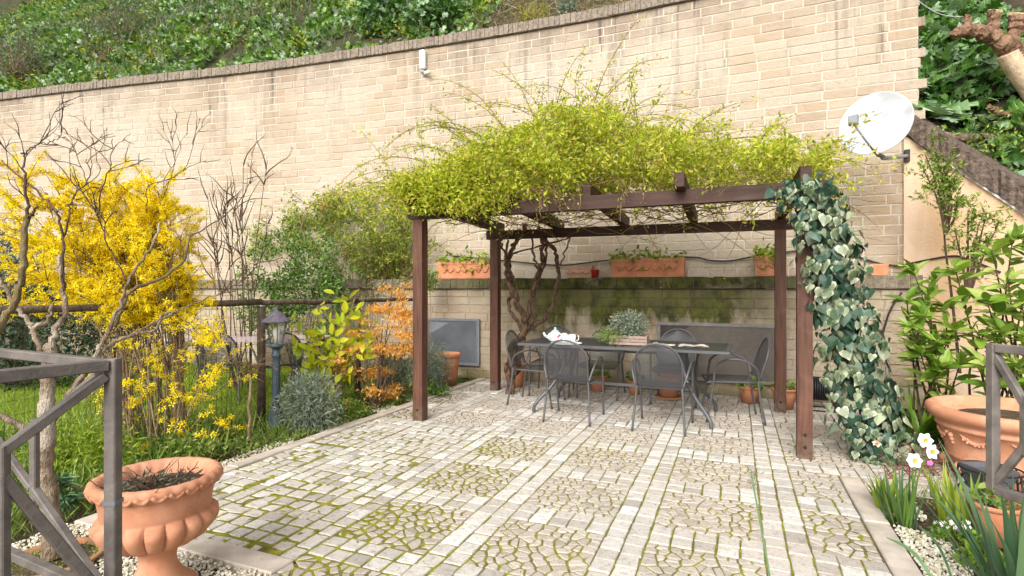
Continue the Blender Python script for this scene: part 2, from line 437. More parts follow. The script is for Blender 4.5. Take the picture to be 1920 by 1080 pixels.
def plaster_mat():
    t = NT('orange_plaster'); x, y, z = t.xyz(t.pos)
    b = t.mix(t.mapr(t.noise(1.4, 4), .34, .68), (.66, .42, .24), (.70, .51, .34))
    b = t.mix(t.mapr(t.noise(1.1, 5, t.vmul(t.pos, (2.6, 2.6, .5))), .50, .72, 0, .85), b, (.74, .60, .47))
    b = t.mix(t.mapr(t.noise(6, 4), .62, .78, 0, .35), b, (.42, .25, .13))
    return t.done(t.bsdf(b, .9, .15, 0, t.bump(t.noise(30, 5), .006)))
def ivy_mat():
    t = NT('variegated_ivy'); o = t.xyz(t.obj)
    r2 = t.math('ADD', t.math('POWER', t.math('ABSOLUTE', o[0]), 2), t.math('POWER', t.math('ABSOLUTE', t.math('SUBTRACT', o[1], .38)), 2))
    e = t.math('ADD', t.math('SQRT', r2), t.math('MULTIPLY', t.math('SUBTRACT', t.noise(6, 3, t.obj), .5), .55))
    dark = t.ramp(t.rnd, [(.1, (.04, .08, .030)), (.5, (.11, .155, .078)), (.9, (.28, .31, .21))])
    pale = t.ramp(t.rnd, [(0, (.36, .42, .24)), (.6, (.55, .56, .36)), (1, (.74, .71, .50))])
    b = t.mix(t.math('MULTIPLY', t.mapr(e, .34, .50, 0, .9), t.mapr(t.math('FRACT', t.math('MULTIPLY', t.rnd, 7.3)), .1, .45, .3, 1)), dark, pale)
    b = t.mix(t.mapr(t.noise(9, 3, t.obj), .5, .62, 0, .4), b, (.19, .24, .13))
    sh = t.bsdf(b, .42, .35); tr = t.n('ShaderNodeBsdfTranslucent'); t.link(tr.inputs[0], b)
    mx = t.n('ShaderNodeMixShader'); mx.inputs[0].default_value = .15
    t.t.links.new(sh, mx.inputs[1]); t.t.links.new(tr.outputs[0], mx.inputs[2])
    return t.done(mx.outputs[0])
def hill_mat():
    t = NT('hill_soil'); b = t.mix(t.mapr(t.noise(3, 5, rough=.7), .35, .65), (.025, .024, .014), (.09, .07, .045))
    b = t.mix(t.mapr(t.noise(.9, 3), .45, .6, 0, .6), b, (.04, .06, .015))
    return t.done(t.bsdf(b, .95, .1, 0, t.bump(t.noise(14, 5), .05)))
def glass_mat():
    t = NT('lamp_glass'); g = t.n('ShaderNodeBsdfGlossy'); g.inputs['Roughness'].default_value = .15; tr = t.n('ShaderNodeBsdfTransparent')
    mx = t.n('ShaderNodeMixShader'); mx.inputs[0].default_value = .25
    t.t.links.new(tr.outputs[0], mx.inputs[1]); t.t.links.new(g.outputs[0], mx.inputs[2]); return t.done(mx.outputs[0])

M = {}
M['tufa'] = tufa('tufa_block'); M['tufa_low'] = tufa('mossy_tufa_block', True)
M['mortar'] = simple('lime_mortar', (.52, .45, .37), .95, .1, var=.2, scale=5, bump=.008, bscale=50)
M['mortar_low'] = tufa('mossy_mortar', True)
M['cap'] = coping_mat('weathered_coping', False); M['ledge'] = coping_mat('mossy_coping', True)
M['paving'] = paving_mat(); M['paving_tile'] = paving_mat('paving_tile', True); M['joint'] = joint_mat(); M['soil'] = soil_mat(); M['hill'] = hill_mat(); M['cope_dark'] = simple('dark_coping', (.135, .10, .08), .95, .1, var=.5, scale=16, bump=.03, bscale=30)
M['kerb'] = simple('travertine_kerb', (.50, .43, .36), .85, .2, var=.25, scale=6, bump=.004)
M['terra'] = terra('terracotta', (.55, .215, .105), .2); M['terra_old'] = terra('mossy_terracotta', (.50, .20, .09), .25, .5); M['terra_pale'] = terra('pale_terracotta', (.55, .33, .23), .5)
M['terra_urn'] = terra('orange_terracotta', (.55, .245, .135), .2)
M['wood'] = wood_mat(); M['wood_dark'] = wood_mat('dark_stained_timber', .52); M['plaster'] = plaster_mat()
M['steel'] = simple('grey_painted_steel', (.145, .125, .11), .62, .3, .1, var=.35, scale=14, bump=.002, bscale=90)
M['furn'] = simple('anthracite_metal', (.10, .10, .103), .42, .4, .3, var=.1)
M['furn_mesh'] = perforated('anthracite_mesh', (.075, .076, .08), .012, .56)
M['back_mesh'] = perforated('anthracite_back_mesh', (.075, .076, .08), .012, .50, 'XZ')
M['grille'] = simple('grille_sheet', (.06, .05, .042), .6, .3, .3, var=.25, scale=6)
M['grille_frame'] = simple('grille_frame', (.20, .185, .17), .6, .3, .2, var=.2)
M['grille_blue'] = simple('blue_grey_grille', (.17, .18, .20), .55, .3, .2, var=.2, scale=5)
M['white'] = simple('white_paint', (.80, .80, .79), .4, .4, var=.03)
M['dish'] = simple('dish_enamel', (.46, .47, .485), .5, .3, var=.16, scale=6)
M['greyplastic'] = simple('grey_plastic', (.22, .24, .25), .5, .35)
M['black'] = simple('black_rubber', (.014, .014, .015), .45, .4, var=.2)
M['iron'] = simple('black_iron', (.02, .018, .017), .55, .4, .3)
M['lamp'] = simple('slate_lamp_paint', (.060, .085, .105), .5, .4, .2, var=.3, scale=14, bump=.002)
M['lamp_cap'] = simple('dusty_lamp_cap', (.115, .10, .125), .8, .2, 0, var=.4, scale=40)
M['glass'] = glass_mat()
M['bark_fig'] = bark('grey_fig_bark', (.14, .095, .06), (.38, .30, .21), 26, (.46, .40, .32), .02)
M['bark_dark'] = bark('dark_twig', (.055, .033, .022), (.15, .10, .07), 20)
M['bark_olive'] = bark('olive_branch', (.12, .09, .04), (.22, .17, .09), 20)
M['bark_vine'] = bark('peeling_vine_bark', (.05, .027, .018), (.27, .17, .11), 26, None, .03)
M['bark_tan'] = bark('tan_stem', (.20, .13, .075), (.38, .28, .18), 20)
M['bark_pollard'] = bark('pollard_bark', (.12, .065, .04), (.34, .21, .13), 12, None, .03)
M['bark_pale'] = bark('pale_trunk_bark', (.42, .30, .19), (.62, .48, .33), 8)
M['cut_wood'] = simple('cut_wood', (.55, .38, .22), .85, .2, var=.25, scale=30)
M['log'] = bark('old_log', (.10, .07, .05), (.26, .18, .13), 18)
M['rail'] = bark('weathered_rail', (.075, .052, .038), (.21, .16, .12), 16)
M['wire'] = simple('green_wire', (.035, .042, .036), .5, .4, .4)
M['rope'] = simple('pale_cord', (.55, .53, .50), .8, .2)
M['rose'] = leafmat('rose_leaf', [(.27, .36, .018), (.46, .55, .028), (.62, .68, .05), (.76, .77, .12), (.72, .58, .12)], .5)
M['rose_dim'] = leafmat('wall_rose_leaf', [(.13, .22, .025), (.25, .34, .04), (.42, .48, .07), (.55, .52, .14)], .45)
M['rose_cane'] = bark('rose_cane', (.14, .075, .035), (.30, .20, .10), 20)
M['hedge'] = leafmat('hedge_leaf', [(.05, .11, .016), (.10, .21, .03), (.18, .32, .055), (.31, .44, .13)], .3, .4)
M['dark_hedge'] = leafmat('dark_hedge_leaf', [(.012, .032, .012), (.03, .065, .022), (.06, .11, .04)], .15)
M['yellow'] = leafmat('forsythia_flower', [(.92, .66, .004), (.96, .76, .008), (.97, .83, .04)], .35, .6, .2)
M['lemon'] = leafmat('lemon_leaf', [(.34, .42, .012), (.54, .57, .018), (.70, .66, .035), (.40, .50, .03)], .4, .35)
M['orange'] = leafmat('orange_leaf', [(.82, .40, .06), (.90, .52, .12), (.94, .62, .22), (.74, .36, .08)], .45)
M['silver'] = leafmat('silver_leaf', [(.16, .20, .14), (.26, .30, .22), (.38, .42, .33), (.12, .17, .09)], .2)
M['grass'] = leafmat('grass_blade', [(.16, .27, .015), (.25, .39, .02), (.36, .48, .04), (.45, .50, .08)], .4)
M['weed'] = leafmat('weed_leaf', [(.09, .17, .02), (.19, .30, .035), (.32, .43, .07), (.42, .46, .14)], .35)
M['laurel'] = leafmat('laurel_leaf', [(.12, .23, .025), (.22, .37, .04), (.35, .50, .07), (.50, .61, .16)], .4, .35, .45)
M['strap'] = leafmat('strap_leaf', [(.09, .20, .015), (.17, .33, .02), (.30, .46, .04), (.10, .20, .05)], .35, .35, .4)
M['narc'] = leafmat('narcissus_leaf', [(.09, .17, .08), (.15, .26, .08), (.20, .34, .05)], .3, .4)
M['iris'] = leafmat('iris_leaf', [(.07, .16, .08), (.11, .22, .11), (.17, .29, .13)], .3, .4)
M['acanthus'] = leafmat('acanthus_leaf', [(.05, .13, .025), (.10, .24, .04), (.18, .34, .065), (.32, .44, .28)], .28, .35, .5)
M['hillgreen'] = leafmat('hill_leaf', [(.05, .13, .015), (.11, .25, .025), (.18, .35, .04), (.27, .43, .08), (.38, .48, .34)], .3, .35, .5)
M['spurge'] = leafmat('spurge_flower', [(.26, .31, .02), (.42, .42, .03), (.62, .50, .03)], .4)
M['dry'] = leafmat('dry_grass', [(.28, .20, .10), (.42, .33, .18), (.52, .44, .28)], .3, .8, .1)
M['greybrush'] = leafmat('grey_brush', [(.12, .11, .08), (.20, .19, .14), (.15, .19, .11)], .2, .8, .1)
M['petal'] = simple('white_petal', (.82, .80, .74), .6, .2, var=.05)
M['corona'] = simple('orange_corona', (.80, .35, .02), .6, .2)
M['pink'] = simple('pink_petal', (.72, .20, .48), .6, .2); M['violet'] = simple('violet_petal', (.22, .12, .30), .6, .2)
M['gravel'] = NT('white_gravel'); _t = M['gravel']
M['gravel'] = _t.done(_t.bsdf(_t.ramp(_t.rnd, [(0, (.50, .43, .29)), (.5, (.72, .67, .52)), (1, (.82, .80, .70))]), .85, .2))
M['china'] = NT('white_china'); _t = M['china']
M['china'] = _t.done(_t.bsdf(_t.mix(_t.mapr(_t.voro(26), .34, .42, 1, 0), (.80, .78, .74), _t.ramp(_t.noise(14, 1, color=False), [(.42, (.30, .45, .42)), (.5, (.06, .05, .06)), (.58, (.55, .12, .12))], 'CONSTANT')), .2, .5))
M['teal_china'] = simple('teal_china', (.38, .55, .52), .2, .5)
M['red'] = simple('red_glaze', (.45, .035, .03), .35, .4)
M['basket'] = simple('grey_wood_box', (.30, .22, .18), .85, .2, var=.25, scale=30)
M['paper'] = NT('printed_paper'); _t = M['paper']
M['paper'] = _t.done(_t.bsdf(_t.ramp(_t.noise(19, 2), [(.38, (.20, .16, .14)), (.47, (.62, .55, .50)), (.56, (.78, .76, .72)), (.66, (.62, .40, .22))]), .6, .3))
M['pinkwood'] = simple('pinkish_table_top', (.42, .33, .31), .7, .3, var=.15)
M['slate'] = simple('slate_tile', (.10, .10, .11), .7, .3)
M['lawn'] = simple('lawn_soil', (.14, .19, .025), .95, .1, var=.45, scale=9, bump=.02, bscale=40)
M['moss'] = simple('moss', (.17, .19, .02), .97, .05, var=.5, scale=30, bump=.01, bscale=120)
# ------------------------------------------------------------------ the ground
def gz(x, y): return 0.0
gb = MB(); gb.box((0, 30, -.14), (160, 120, .2))
tag(gb.build('ground', M['soil']), kind='structure')

lb = MB(); lb.grid(lambda a, b: UV(lerp(-12, -4.6, a), lerp(.2, 8.6, b), -.022), 30, 30); tag(lb.build('lawn', M['lawn'], smooth=True), kind='structure')
# wall path (plan), right end -> far left, sampled by arc length
_wp = [Vector(p) for p in ((4.84, 6.40, 0), (3.72, 6.90, 0), (2.533, 7.43, 0), (.874, 8.136, 0), (-1.407, 8.924, 0), (-4.71, 9.93, 0), (-7.5, 10.58, 0), (-10.8, 11.42, 0), (-14.5, 12.4, 0), (-21, 14.4, 0), (-36, 19.0, 0))]
_ws = spline(_wp, 24)
_cum = [0.0]
for i in range(1, len(_ws)): _cum.append(_cum[-1]+(_ws[i]-_ws[i-1]).length)
WL = _cum[-1]; _cA, _xA, _yA = np.array(_cum), np.array([p.x for p in _ws]), np.array([p.y for p in _ws])
def wall(s, off=0.0):
    """point on the wall face s metres left of its right end; off = metres towards the viewer"""
    x, y = np.interp(s, _cA, _xA), np.interp(s, _cA, _yA)
    x2, y2 = np.interp(s+.05, _cA, _xA), np.interp(s+.05, _cA, _yA); x1, y1 = np.interp(s-.05, _cA, _xA), np.interp(s-.05, _cA, _yA)
    t = Vector((x1-x2, y1-y2, 0)).normalized()          # pointing right
    n = Vector((t.y, -t.x, 0))                          # towards the viewer
    return Vector((x, y, 0))+n*off, t, n
def wall_s(px, off=0.0):
    best = min(np.arange(0, WL, .02), key=lambda s: abs((lambda p: p.x/p.y*F+960)(wall(s, off)[0])-px))
    return float(best)
def wmat(s, z, off=0.0, scale=(1, 1, 1)):
    p, t, n = wall(s, off)
    return Matrix(((t.x*scale[0], -n.x*scale[1], 0, p.x), (t.y*scale[0], -n.y*scale[1], 0, p.y), (0, 0, scale[2], z), (0, 0, 0, 1)))
# unit brick: x -.5...5, z 0..1, front at y=0 (towards viewer is -y), back y=1
def brick_tmpl(j):
    e, d = .012, .05
    vs = [(-.5,1,0),(.5,1,0),(.5,1,1),(-.5,1,1), (-.5,d,0),(.5,d,0),(.5,d,1),(-.5,d,1), (-.5+e*.6,0,.035),(.5-e*.6,0,.035),(.5-e*.6,0,.965),(-.5+e*.6,0,.965)]
    vs = [(x+random.uniform(-j, j)*.35, y+(random.uniform(-j, j)*.8 if y < .5 else 0), z+random.uniform(-j, j)*1.1) for x, y, z in vs]
    fs = [(8,9,10,11)]
    for i in range(4):
        k = (i+1) % 4; fs += [(i, k, 4+k, 4+i), (4+i, 4+k, 8+k, 8+i)]
    return np.array(vs), fs
BR = [brick_tmpl(.016) for _ in range(10)]
def brick_meshes(name, mat):
    out = []
    for T, fs in BR:
        me = bpy.data.meshes.new(name); me.from_pydata([tuple(p) for p in T], [], fs); me.materials.append(mat); me.update(); out.append(me)
    return out
def lay_bricks(root, mat, name, mats, limit=300):
    """mats: list of brick matrices; the ones that show largest become objects, the rest one joined part"""
    def area(Mx):
        p = Mx.translation; y = max(p.y, .1)
        px, py = p.x/y*F+960, HZ-(p.z-CH)/y*F
        return (Mx.col[0].length*Mx.col[2].length/y**2) if (-30 < px < 1950 and -20 < py < 1080) else 0
    mats = sorted(mats, key=area, reverse=True)
    ms = brick_meshes(name, mat)
    for Mx in mats[:limit]: put(name, random.choice(ms), None, root, Mx)
    rest = mats[limit:]
    if rest:
        VV = []; FF = []; b = 0
        A = np.array([[list(r) for r in Mx] for Mx in rest])
        for i in range(len(rest)):
            T, fs = BR[i % len(BR)]
            VV.append(T @ A[i, :3, :3].T+A[i, :3, 3]); FF.append(np.array(fs)+b); b += len(T)
        o = put(name+'_courses', mesh_np(name, np.concatenate(VV), [np.concatenate(FF)]), mat, root); stuff(o)

COURSE, ZL0, ZL1, ZT = .121, 1.375, 1.535, 5.34
hw = thing('high_wall', 'tall curved retaining wall of pale tufa blocks below the green bank', 'wall', wall(4)[0])
mats = []; ncr = int(round((ZT-ZL1)/COURSE)); ch = (ZT-ZL1)/ncr
for c in range(ncr):
    z = ZL1+c*ch; s = -(.07 if (c % 3 == 0 and c > 8) else 0) + (random.uniform(0, .03))
    while s < 24:
        L = random.choice((.37, .37, .37, .36, .35, .38, .24)) if s > .2 else random.uniform(.2, .37)
        mats.append(wmat(s+L/2, z+.006, random.uniform(-.003, .003), (L-.014, .1, ch-.013)))
        s += L
lay_bricks(hw, M['tufa'], 'brick', mats)
core = MB()
NS = 150
def sheet(mb, off0, off1, z0, z1, sa=0.03, sb=WL-.3, n=NS):
    """closed slab following the wall"""
    ring = []
    for i in range(n+1):
        s = sa+(sb-sa)*i/n
        a, b_ = wall(s, off0)[0], wall(s, off1)[0]
        ring.append([(a.x, a.y, z0), (b_.x, b_.y, z0), (b_.x, b_.y, z1), (a.x, a.y, z1)])
    b0 = len(mb.v)
    for r in ring: mb.v += r
    for i in range(n):
        for k in range(4):
            q = b0+i*4; mb.f.append((q+k, q+(k+1) % 4, q+4+(k+1) % 4, q+4+k))
    mb.f.append((b0, b0+3, b0+2, b0+1)); mb.f.append((b0+n*4, b0+n*4+1, b0+n*4+2, b0+n*4+3))
sheet(core, -.0055, -.42, .0, ZT-.002); core.build('mortar', M['mortar'], hw)
cm = []
s = 0.02
while s < 24.5:
    w = random.uniform(.072, .092); cm.append(wmat(s+w/2, ZT+.004+random.uniform(-.003, .004), .045+random.uniform(-.006, .006), (w-.006, .40, .158+random.uniform(-.006, .006)))); s += w
lay_bricks(hw, M['cap'], 'coping_brick', cm)
cb = MB(); sheet(cb, .028, -.30, ZT+.003, ZT+.147); cb.build('coping_mortar', M['cap'], hw)

# ------------------------------------------------------------------ low wall with ledge
OFF = .33
lw = thing('low_wall', 'low mossy tufa block wall with brick ledge behind the dining table', 'wall', wall(4, OFF)[0])
sL0, sL1 = wall_s(1700, OFF), 22
mats = []; nl = 11; lh = ZL0/nl
for c in range(nl):
    s = sL0-.1*random.random()-.1
    while s < sL1+1.5:
        L = random.choice((.37, .37, .36, .38, .27)); mats.append(wmat(s+L/2, c*lh+.005, OFF+random.uniform(-.004, .004), (L-.012, .1, lh-.011))); s += L
lay_bricks(lw, M['tufa_low'], 'brick', mats)
lc = MB(); sheet(lc, OFF-.009, .02, 0, ZL0-.003, sL0-.15, sL1+1.6, 60); lc.build('mortar', M['mortar_low'], lw)
cm = []; s = sL0-.15
while s < sL1+1.5:
    w = random.choice((.118, .124, .122, .13)); cm.append(wmat(s+w/2, ZL0+.004, OFF+.05+random.uniform(-.006, .006), (w-.010, .34, ZL1-ZL0-.008+random.uniform(-.006, .004)))); s += w
lay_bricks(lw, M['ledge'], 'ledge_brick', cm)
lc = MB(); sheet(lc, OFF+.036, .02, ZL0+.002, ZL1-.012, sL0-.15, sL1+1.6, 60); lc.build('ledge_mortar', M['mortar_low'], lw)

# ------------------------------------------------------------------ bank above the wall
def fbm(x, y, o=3): return mnoise.fractal(Vector((x, y, .37)), 1.0, 2.0, o)
hb = MB()
def hill_p(a, b):
    s = .2+(WL-.3)*a; d = .30+13*b
    p = wall(s, -d)[0]
    return Vector((p.x, p.y, 5.36+1.02*(d-.3)+.22*fbm(p.x*.5, p.y*.5)*min(1, d)))
hb.grid(hill_p, 150, 40)
tag(hb.build('hill', M['hill'], smooth=True), kind='structure')
# ------------------------------------------------------------------ plaster wall with sloping coping
pw = thing('plaster_wall', 'orange plastered stair wall with sloping dark stone coping at the right', 'wall', (4.70, 6.42, 0))
A, B = Vector((4.66, 6.44, 0)), Vector((5.85, 4.47, 0)); pd = (B-A).normalized(); pn = Vector((pd.y, -pd.x, 0))   # pn: towards the viewer
if pn.x > 0: pn = -pn
pb = -pn
Lw = (B-A).length; zA, sl = 3.24, 1.0
def slab(o0, o1, f0, f1, a0=0.0, a1=Lw, n=24, jit=0.0):
    mb = MB(); ring = []
    for i in range(n+1):
        d = a0+(a1-a0)*i/n; c = A+pd*d; zt = max(zA-sl*d, .9); j = lambda: random.uniform(-jit, jit)
        p0, p1 = c+pn*(o0+j()), c+pn*(o1+j())
        ring += [(p0.x, p0.y, f0(zt)+j()), (p1.x, p1.y, f0(zt)+j()), (p1.x, p1.y, f1(zt)+j()), (p0.x, p0.y, f1(zt)+j())]
    mb.v = ring
    for i in range(n):
        for k in range(4): q = i*4; mb.f.append((q+k, q+4+k, q+4+(k+1) % 4, q+(k+1) % 4))
    mb.f.append((0, 1, 2, 3)); mb.f.append((n*4+3, n*4+2, n*4+1, n*4)); return mb
slab(0, -.30, lambda z: 0, lambda z: z-.03).build('render', M['plaster'], pw)
slab(.03, -.002, lambda z: z-.03, lambda z: z, .35).build('drip_strip', M['white'], pw)
slab(.055, -.56, lambda z: z+.002, lambda z: z+.27, 0, Lw, 70, .016).build('coping', M['cope_dark'], pw)

def hr_z(x, y): return 3.30+1.0*(y-6.44)+.36*(x-5)+.16*fbm(x*.7, y*.7)
def hr_p(d, o):
    p = A+pd*d+pb*o; k = max(0, min(1, (o-.36)/.7)); return Vector((p.x, p.y, lerp(max(zA-sl*d, .9)-.25, hr_z(p.x, p.y), k)))
hb = MB(); hb.grid(lambda a, b: hr_p(lerp(-9, 3.6, a), .36+16*b), 44, 40)
tag(hb.build('hill_flank', M['hill'], smooth=True), kind='structure')

# ------------------------------------------------------------------ patio
U0, U1, V0, V1 = -3.52, .70, 1.25, 7.52
SW, PER = .226, .812
patio_t = None
def moss_amt(u, v):
    n = fbm(u*1.3+4, v*1.3)
    a = max(0, min(1, (-u-.9)/2.0))*max(0, min(1, (6.0-v)/2.2))
    edge = .55*max(0, 1-(abs(u-U1+.05))/.16)*max(0, min(1, (4.4-v)/1.0))+.5*max(0, 1-abs(u-U0-.12)/.25)
    return max(0, min(1.15, a*.85+edge+.28+.42*n-(.3 if v > 4.9 else 0)))
def in_patio(u, v):
    if u < -2.05 and v < 2.10: return False
    if u > U1 and v < 4.46: return False
    return True
# bed of sand and moss between the stones: a fine sheet that swells where moss grows
nu, nv = 300, 300; us = np.linspace(U0-.02, 1.62, nu+1); vv = np.linspace(V0, V1+.02, nv+1)
Z = np.zeros((nv+1, nu+1))
for j, v in enumerate(vv):
    for i, u in enumerate(us):
        m = moss_amt(u, v); q = .5+.5*mnoise.noise(Vector((u*17, v*17, 1.3))); q2 = .5+.5*mnoise.noise(Vector((u*52, v*52, 7)))
        Z[j, i] = -.0045+.0035*min(1, m*.95)+.015*max(0, m-.34)*max(0, q-.52)*2.3+.0025*(q2-.5)
UUg, VVg = np.meshgrid(us, vv)
XX = UUg*U.x+VVg*V.x; YY = UUg*U.y+VVg*V.y
idx = np.arange((nu+1)*(nv+1)).reshape(nv+1, nu+1)
q = np.stack([idx[:-1, :-1], idx[:-1, 1:], idx[1:, 1:], idx[1:, :-1]], -1).reshape(-1, 4)
cu, cv = (UUg[:-1, :-1]+.01).reshape(-1), (VVg[:-1, :-1]+.01).reshape(-1)
keep = ~((cu < -2.05) & (cv < 2.10)) & ~((cu > U1) & (cv < 4.46))
patio = put('patio', mesh_np('patio', np.stack([XX, YY, Z], -1).reshape(-1, 3), [q[keep]], True), M['joint'])
patio['kind'] = 'structure'

stones = []           # polygons in (u,v)
def clip(poly, px, py, nx, ny):
    out = []; n = len(poly)
    for i in range(n):
        a, b = poly[i], poly[(i+1) % n]
        da = (a[0]-px)*nx+(a[1]-py)*ny; db = (b[0]-px)*nx+(b[1]-py)*ny
        if da <= 0: out.append(a)
        if (da < 0) != (db < 0) and abs(da-db) > 1e-12:
            t = da/(da-db); out.append((a[0]+(b[0]-a[0])*t, a[1]+(b[1]-a[1])*t))
    return out
def crazy(u0, u1, v0, v1):
    """irregular fragments filling a panel"""
    d = .061; seeds = []
    nx, ny = max(2, int((u1-u0)/d+.5)), max(2, int((v1-v0)/d+.5))
    for i in range(nx):
        for j in range(ny):
            if random.random() < .10: continue
            seeds.append((u0+(i+.5+random.uniform(-.46, .46))*(u1-u0)/nx, v0+(j+.5+random.uniform(-.46, .46))*(v1-v0)/ny))
    for i, s in enumerate(seeds):
        poly = [(u0, v0), (u1, v0), (u1, v1), (u0, v1)]
        for k, o in enumerate(seeds):
            if k == i: continue
            dx, dy = o[0]-s[0], o[1]-s[1]
            if dx*dx+dy*dy > .06: continue
            L = math.hypot(dx, dy); poly = clip(poly, (s[0]+o[0])/2, (s[1]+o[1])/2, dx/L, dy/L)
            if len(poly) < 3: break
        if len(poly) >= 3: stones.append((inset(poly, .0058+.011*max(0, moss_amt(*s)-.25)*random.uniform(.4, 1.6)), .0))
def inset(poly, d):
    cx = sum(p[0] for p in poly)/len(poly); cy = sum(p[1] for p in poly)/len(poly); out = []
    for p in poly:
        L = math.hypot(p[0]-cx, p[1]-cy); k = max(.3, 1-1.25*d/max(L, .01)); out.append((cx+(p[0]-cx)*k, cy+(p[1]-cy)*k))
    return out
def sq(u, v, w, h, j=.004):
    r = lambda: random.uniform(-j, j); g = .0055+.006*max(0, moss_amt(u, v)-.3)*random.uniform(.3, 1.7)
    stones.append(([(u+g+r(), v+g+r()), (u+w-g+r(), v+g+r()), (u+w-g+r(), v+h-g+r()), (u+g+r(), v+h-g+r())], .002))
def row_u(u0, u1, v, h):
    n = max(1, round((u1-u0)/.116)); w = (u1-u0)/n
    for i in range(n): sq(u0+i*w, v, w, h)
strips = [-3.11+PER*k for k in range(-1, 7)]; rows = [3.0+PER*k for k in range(-2, 6)]
UR = 1.6
for k, r0 in enumerate(rows):                                   # cross strips
    for h in range(2):
        vq = r0+h*SW/2
        for s0 in strips:
            a, b = s0+SW, s0+PER
            ur = UR if vq > 4.44 else U1-.006
            if a < ur-.05 and b > U0: row_u(max(a, U0+.01), min(b, ur), vq, SW/2)
for s0 in strips:                                               # long strips
    for h in range(2):
        v = V0+.02
        while v < V1:
            L = random.choice((.115, .12, .12, .125, .16)); sq(s0+h*SW/2, v, SW/2, L); v += L
for s0 in strips:
    for r0 in rows:
        a, b, c, d = s0+SW, s0+PER, r0+SW, r0+PER
        a, b = max(a, U0+.01), min(b, UR if c > 4.44 else U1-.006)
        if b-a < .08: continue
        if a < -2.3 and c < 4.2:                                # the old left corner: staggered squares
            v = c
            while v < d-.05:
                h = min(random.choice((.10, .115, .13)), d-v)
                u = a-random.uniform(0, .04)
                while u < b-.05:
                    w = min(random.choice((.09, .115, .14)), b-u); sq(u, v, w, h, .012); u += w
                v += h
        else: crazy(a, b, c, d)
def ok(poly):
    cu = sum(p[0] for p in poly)/len(poly); cv = sum(p[1] for p in poly)/len(poly)
    if cu < U0 or cv < V0 or cv > V1+.1 or cu > UR or not in_patio(cu, cv): return False
    return True
stones = [s for s in stones if ok(s[0]) and len(s[0]) >= 3]
def stone_geo(poly, dz):
    n = len(poly); t = .0035+dz+random.uniform(-.003, .003); tl = (random.uniform(-.02, .02), random.uniform(-.02, .02))
    cu = sum(p[0] for p in poly)/n; cv = sum(p[1] for p in poly)/n; vs = []
    for sc_, zz in ((1, -.03), (1, t-.004), (None, t)):
        for p in poly:
            L = math.hypot(p[0]-cu, p[1]-cv); k = sc_ or max(.5, 1-.005/max(L, .01))
            u, v = cu+(p[0]-cu)*k, cv+(p[1]-cv)*k
            zq = zz+((u-cu)*tl[0]+(v-cv)*tl[1] if zz > -.02 else 0); w = UV(u, v, zq); vs.append((w.x, w.y, w.z))
    fs = [tuple(2*n+i for i in range(n))]
    for r in range(2):
        for i in range(n): a, b = r*n+i, r*n+(i+1) % n; fs.append((a, b, b+n, a+n))
    return vs, fs, UV(cu, cv)
def st_area(s):
    poly = s[0]; a = abs(sum(poly[i-1][0]*poly[i][1]-poly[i][0]*poly[i-1][1] for i in range(len(poly))))/2
    c = UV(sum(p[0] for p in poly)/len(poly), sum(p[1] for p in poly)/len(poly)); y = max(c.y, .5); px, py = c.x/y*F+960, HZ+CH/y*F
    return a/y**3 if (-20 < px < 1940 and py < 1100) else 0
stones.sort(key=st_area, reverse=True)
for s in stones[:300]:
    vs, fs, c = stone_geo(*s); mb = MB(); mb.add([Vector(p)-c for p in vs], fs)
    mb.build('paving_stone', M['paving_tile' if s[1] else 'paving'], patio, Matrix.Translation(c))
for tl in (False, True):
    mb = MB()
    for s in stones[300:]:
        if bool(s[1]) == tl: vs, fs, c = stone_geo(*s); mb.add(vs, fs)
    stuff(mb.build('paving_tiles' if tl else 'paving_stones', M['paving_tile' if tl else 'paving'], patio))
# kerbs
def kerb(u0, v0, u1, v1, w, par=patio):
    a, b = UV(u0, v0), UV(u1, v1); d = (b-a); n = max(1, round(d.length/.78)); 
    for i in range(n):
        p, q_ = a.lerp(b, i/n), a.lerp(b, (i+1)/n); dd = (q_-p).normalized()*.004
        mb = MB(); c = (p+q_)/2; mb.bar(p+dd-c, q_-dd-c, w+random.uniform(-.006, .006), .09, bev=.006)
        mb.build('kerb_stone', M['kerb'], par, Matrix.Translation(c+Vector((0, 0, -.028+random.uniform(-.003, .004)))))
kerb(U0-.06, 2.2, U0-.06, V1+.4, .115); kerb(U1+.06, V0, U1+.06, 4.56, .125); kerb(U1+.13, 4.52, UR, 4.52, .115); kerb(-3.6, 2.03, -2.06, 2.03, .145)
# dead leaves and crumbs on the paving under the pergola
n = 4200; pu, pv = RNG.uniform(U0, 1.5, n), RNG.uniform(2.0, 7.4, n); kk = RNG.random(n) < np.clip((pv-3.2)/3.5, .05, 1); pu, pv = pu[kk], pv[kk]
pp = np.array([UV(a, b, .007) for a, b in zip(pu, pv)]); pp = pp[~((pu > U1) & (pv < 4.5))]
o = scatter('fallen_leaves', pp, RNG.uniform(.008, .024, len(pp)), simple('dead_leaf', (.10, .075, .035), .9, .1, var=.5, scale=40), None, LEAF, up=3.0)
tag(o, 'scattered dead leaf crumbs lying on the paving under the pergola', 'leaves')
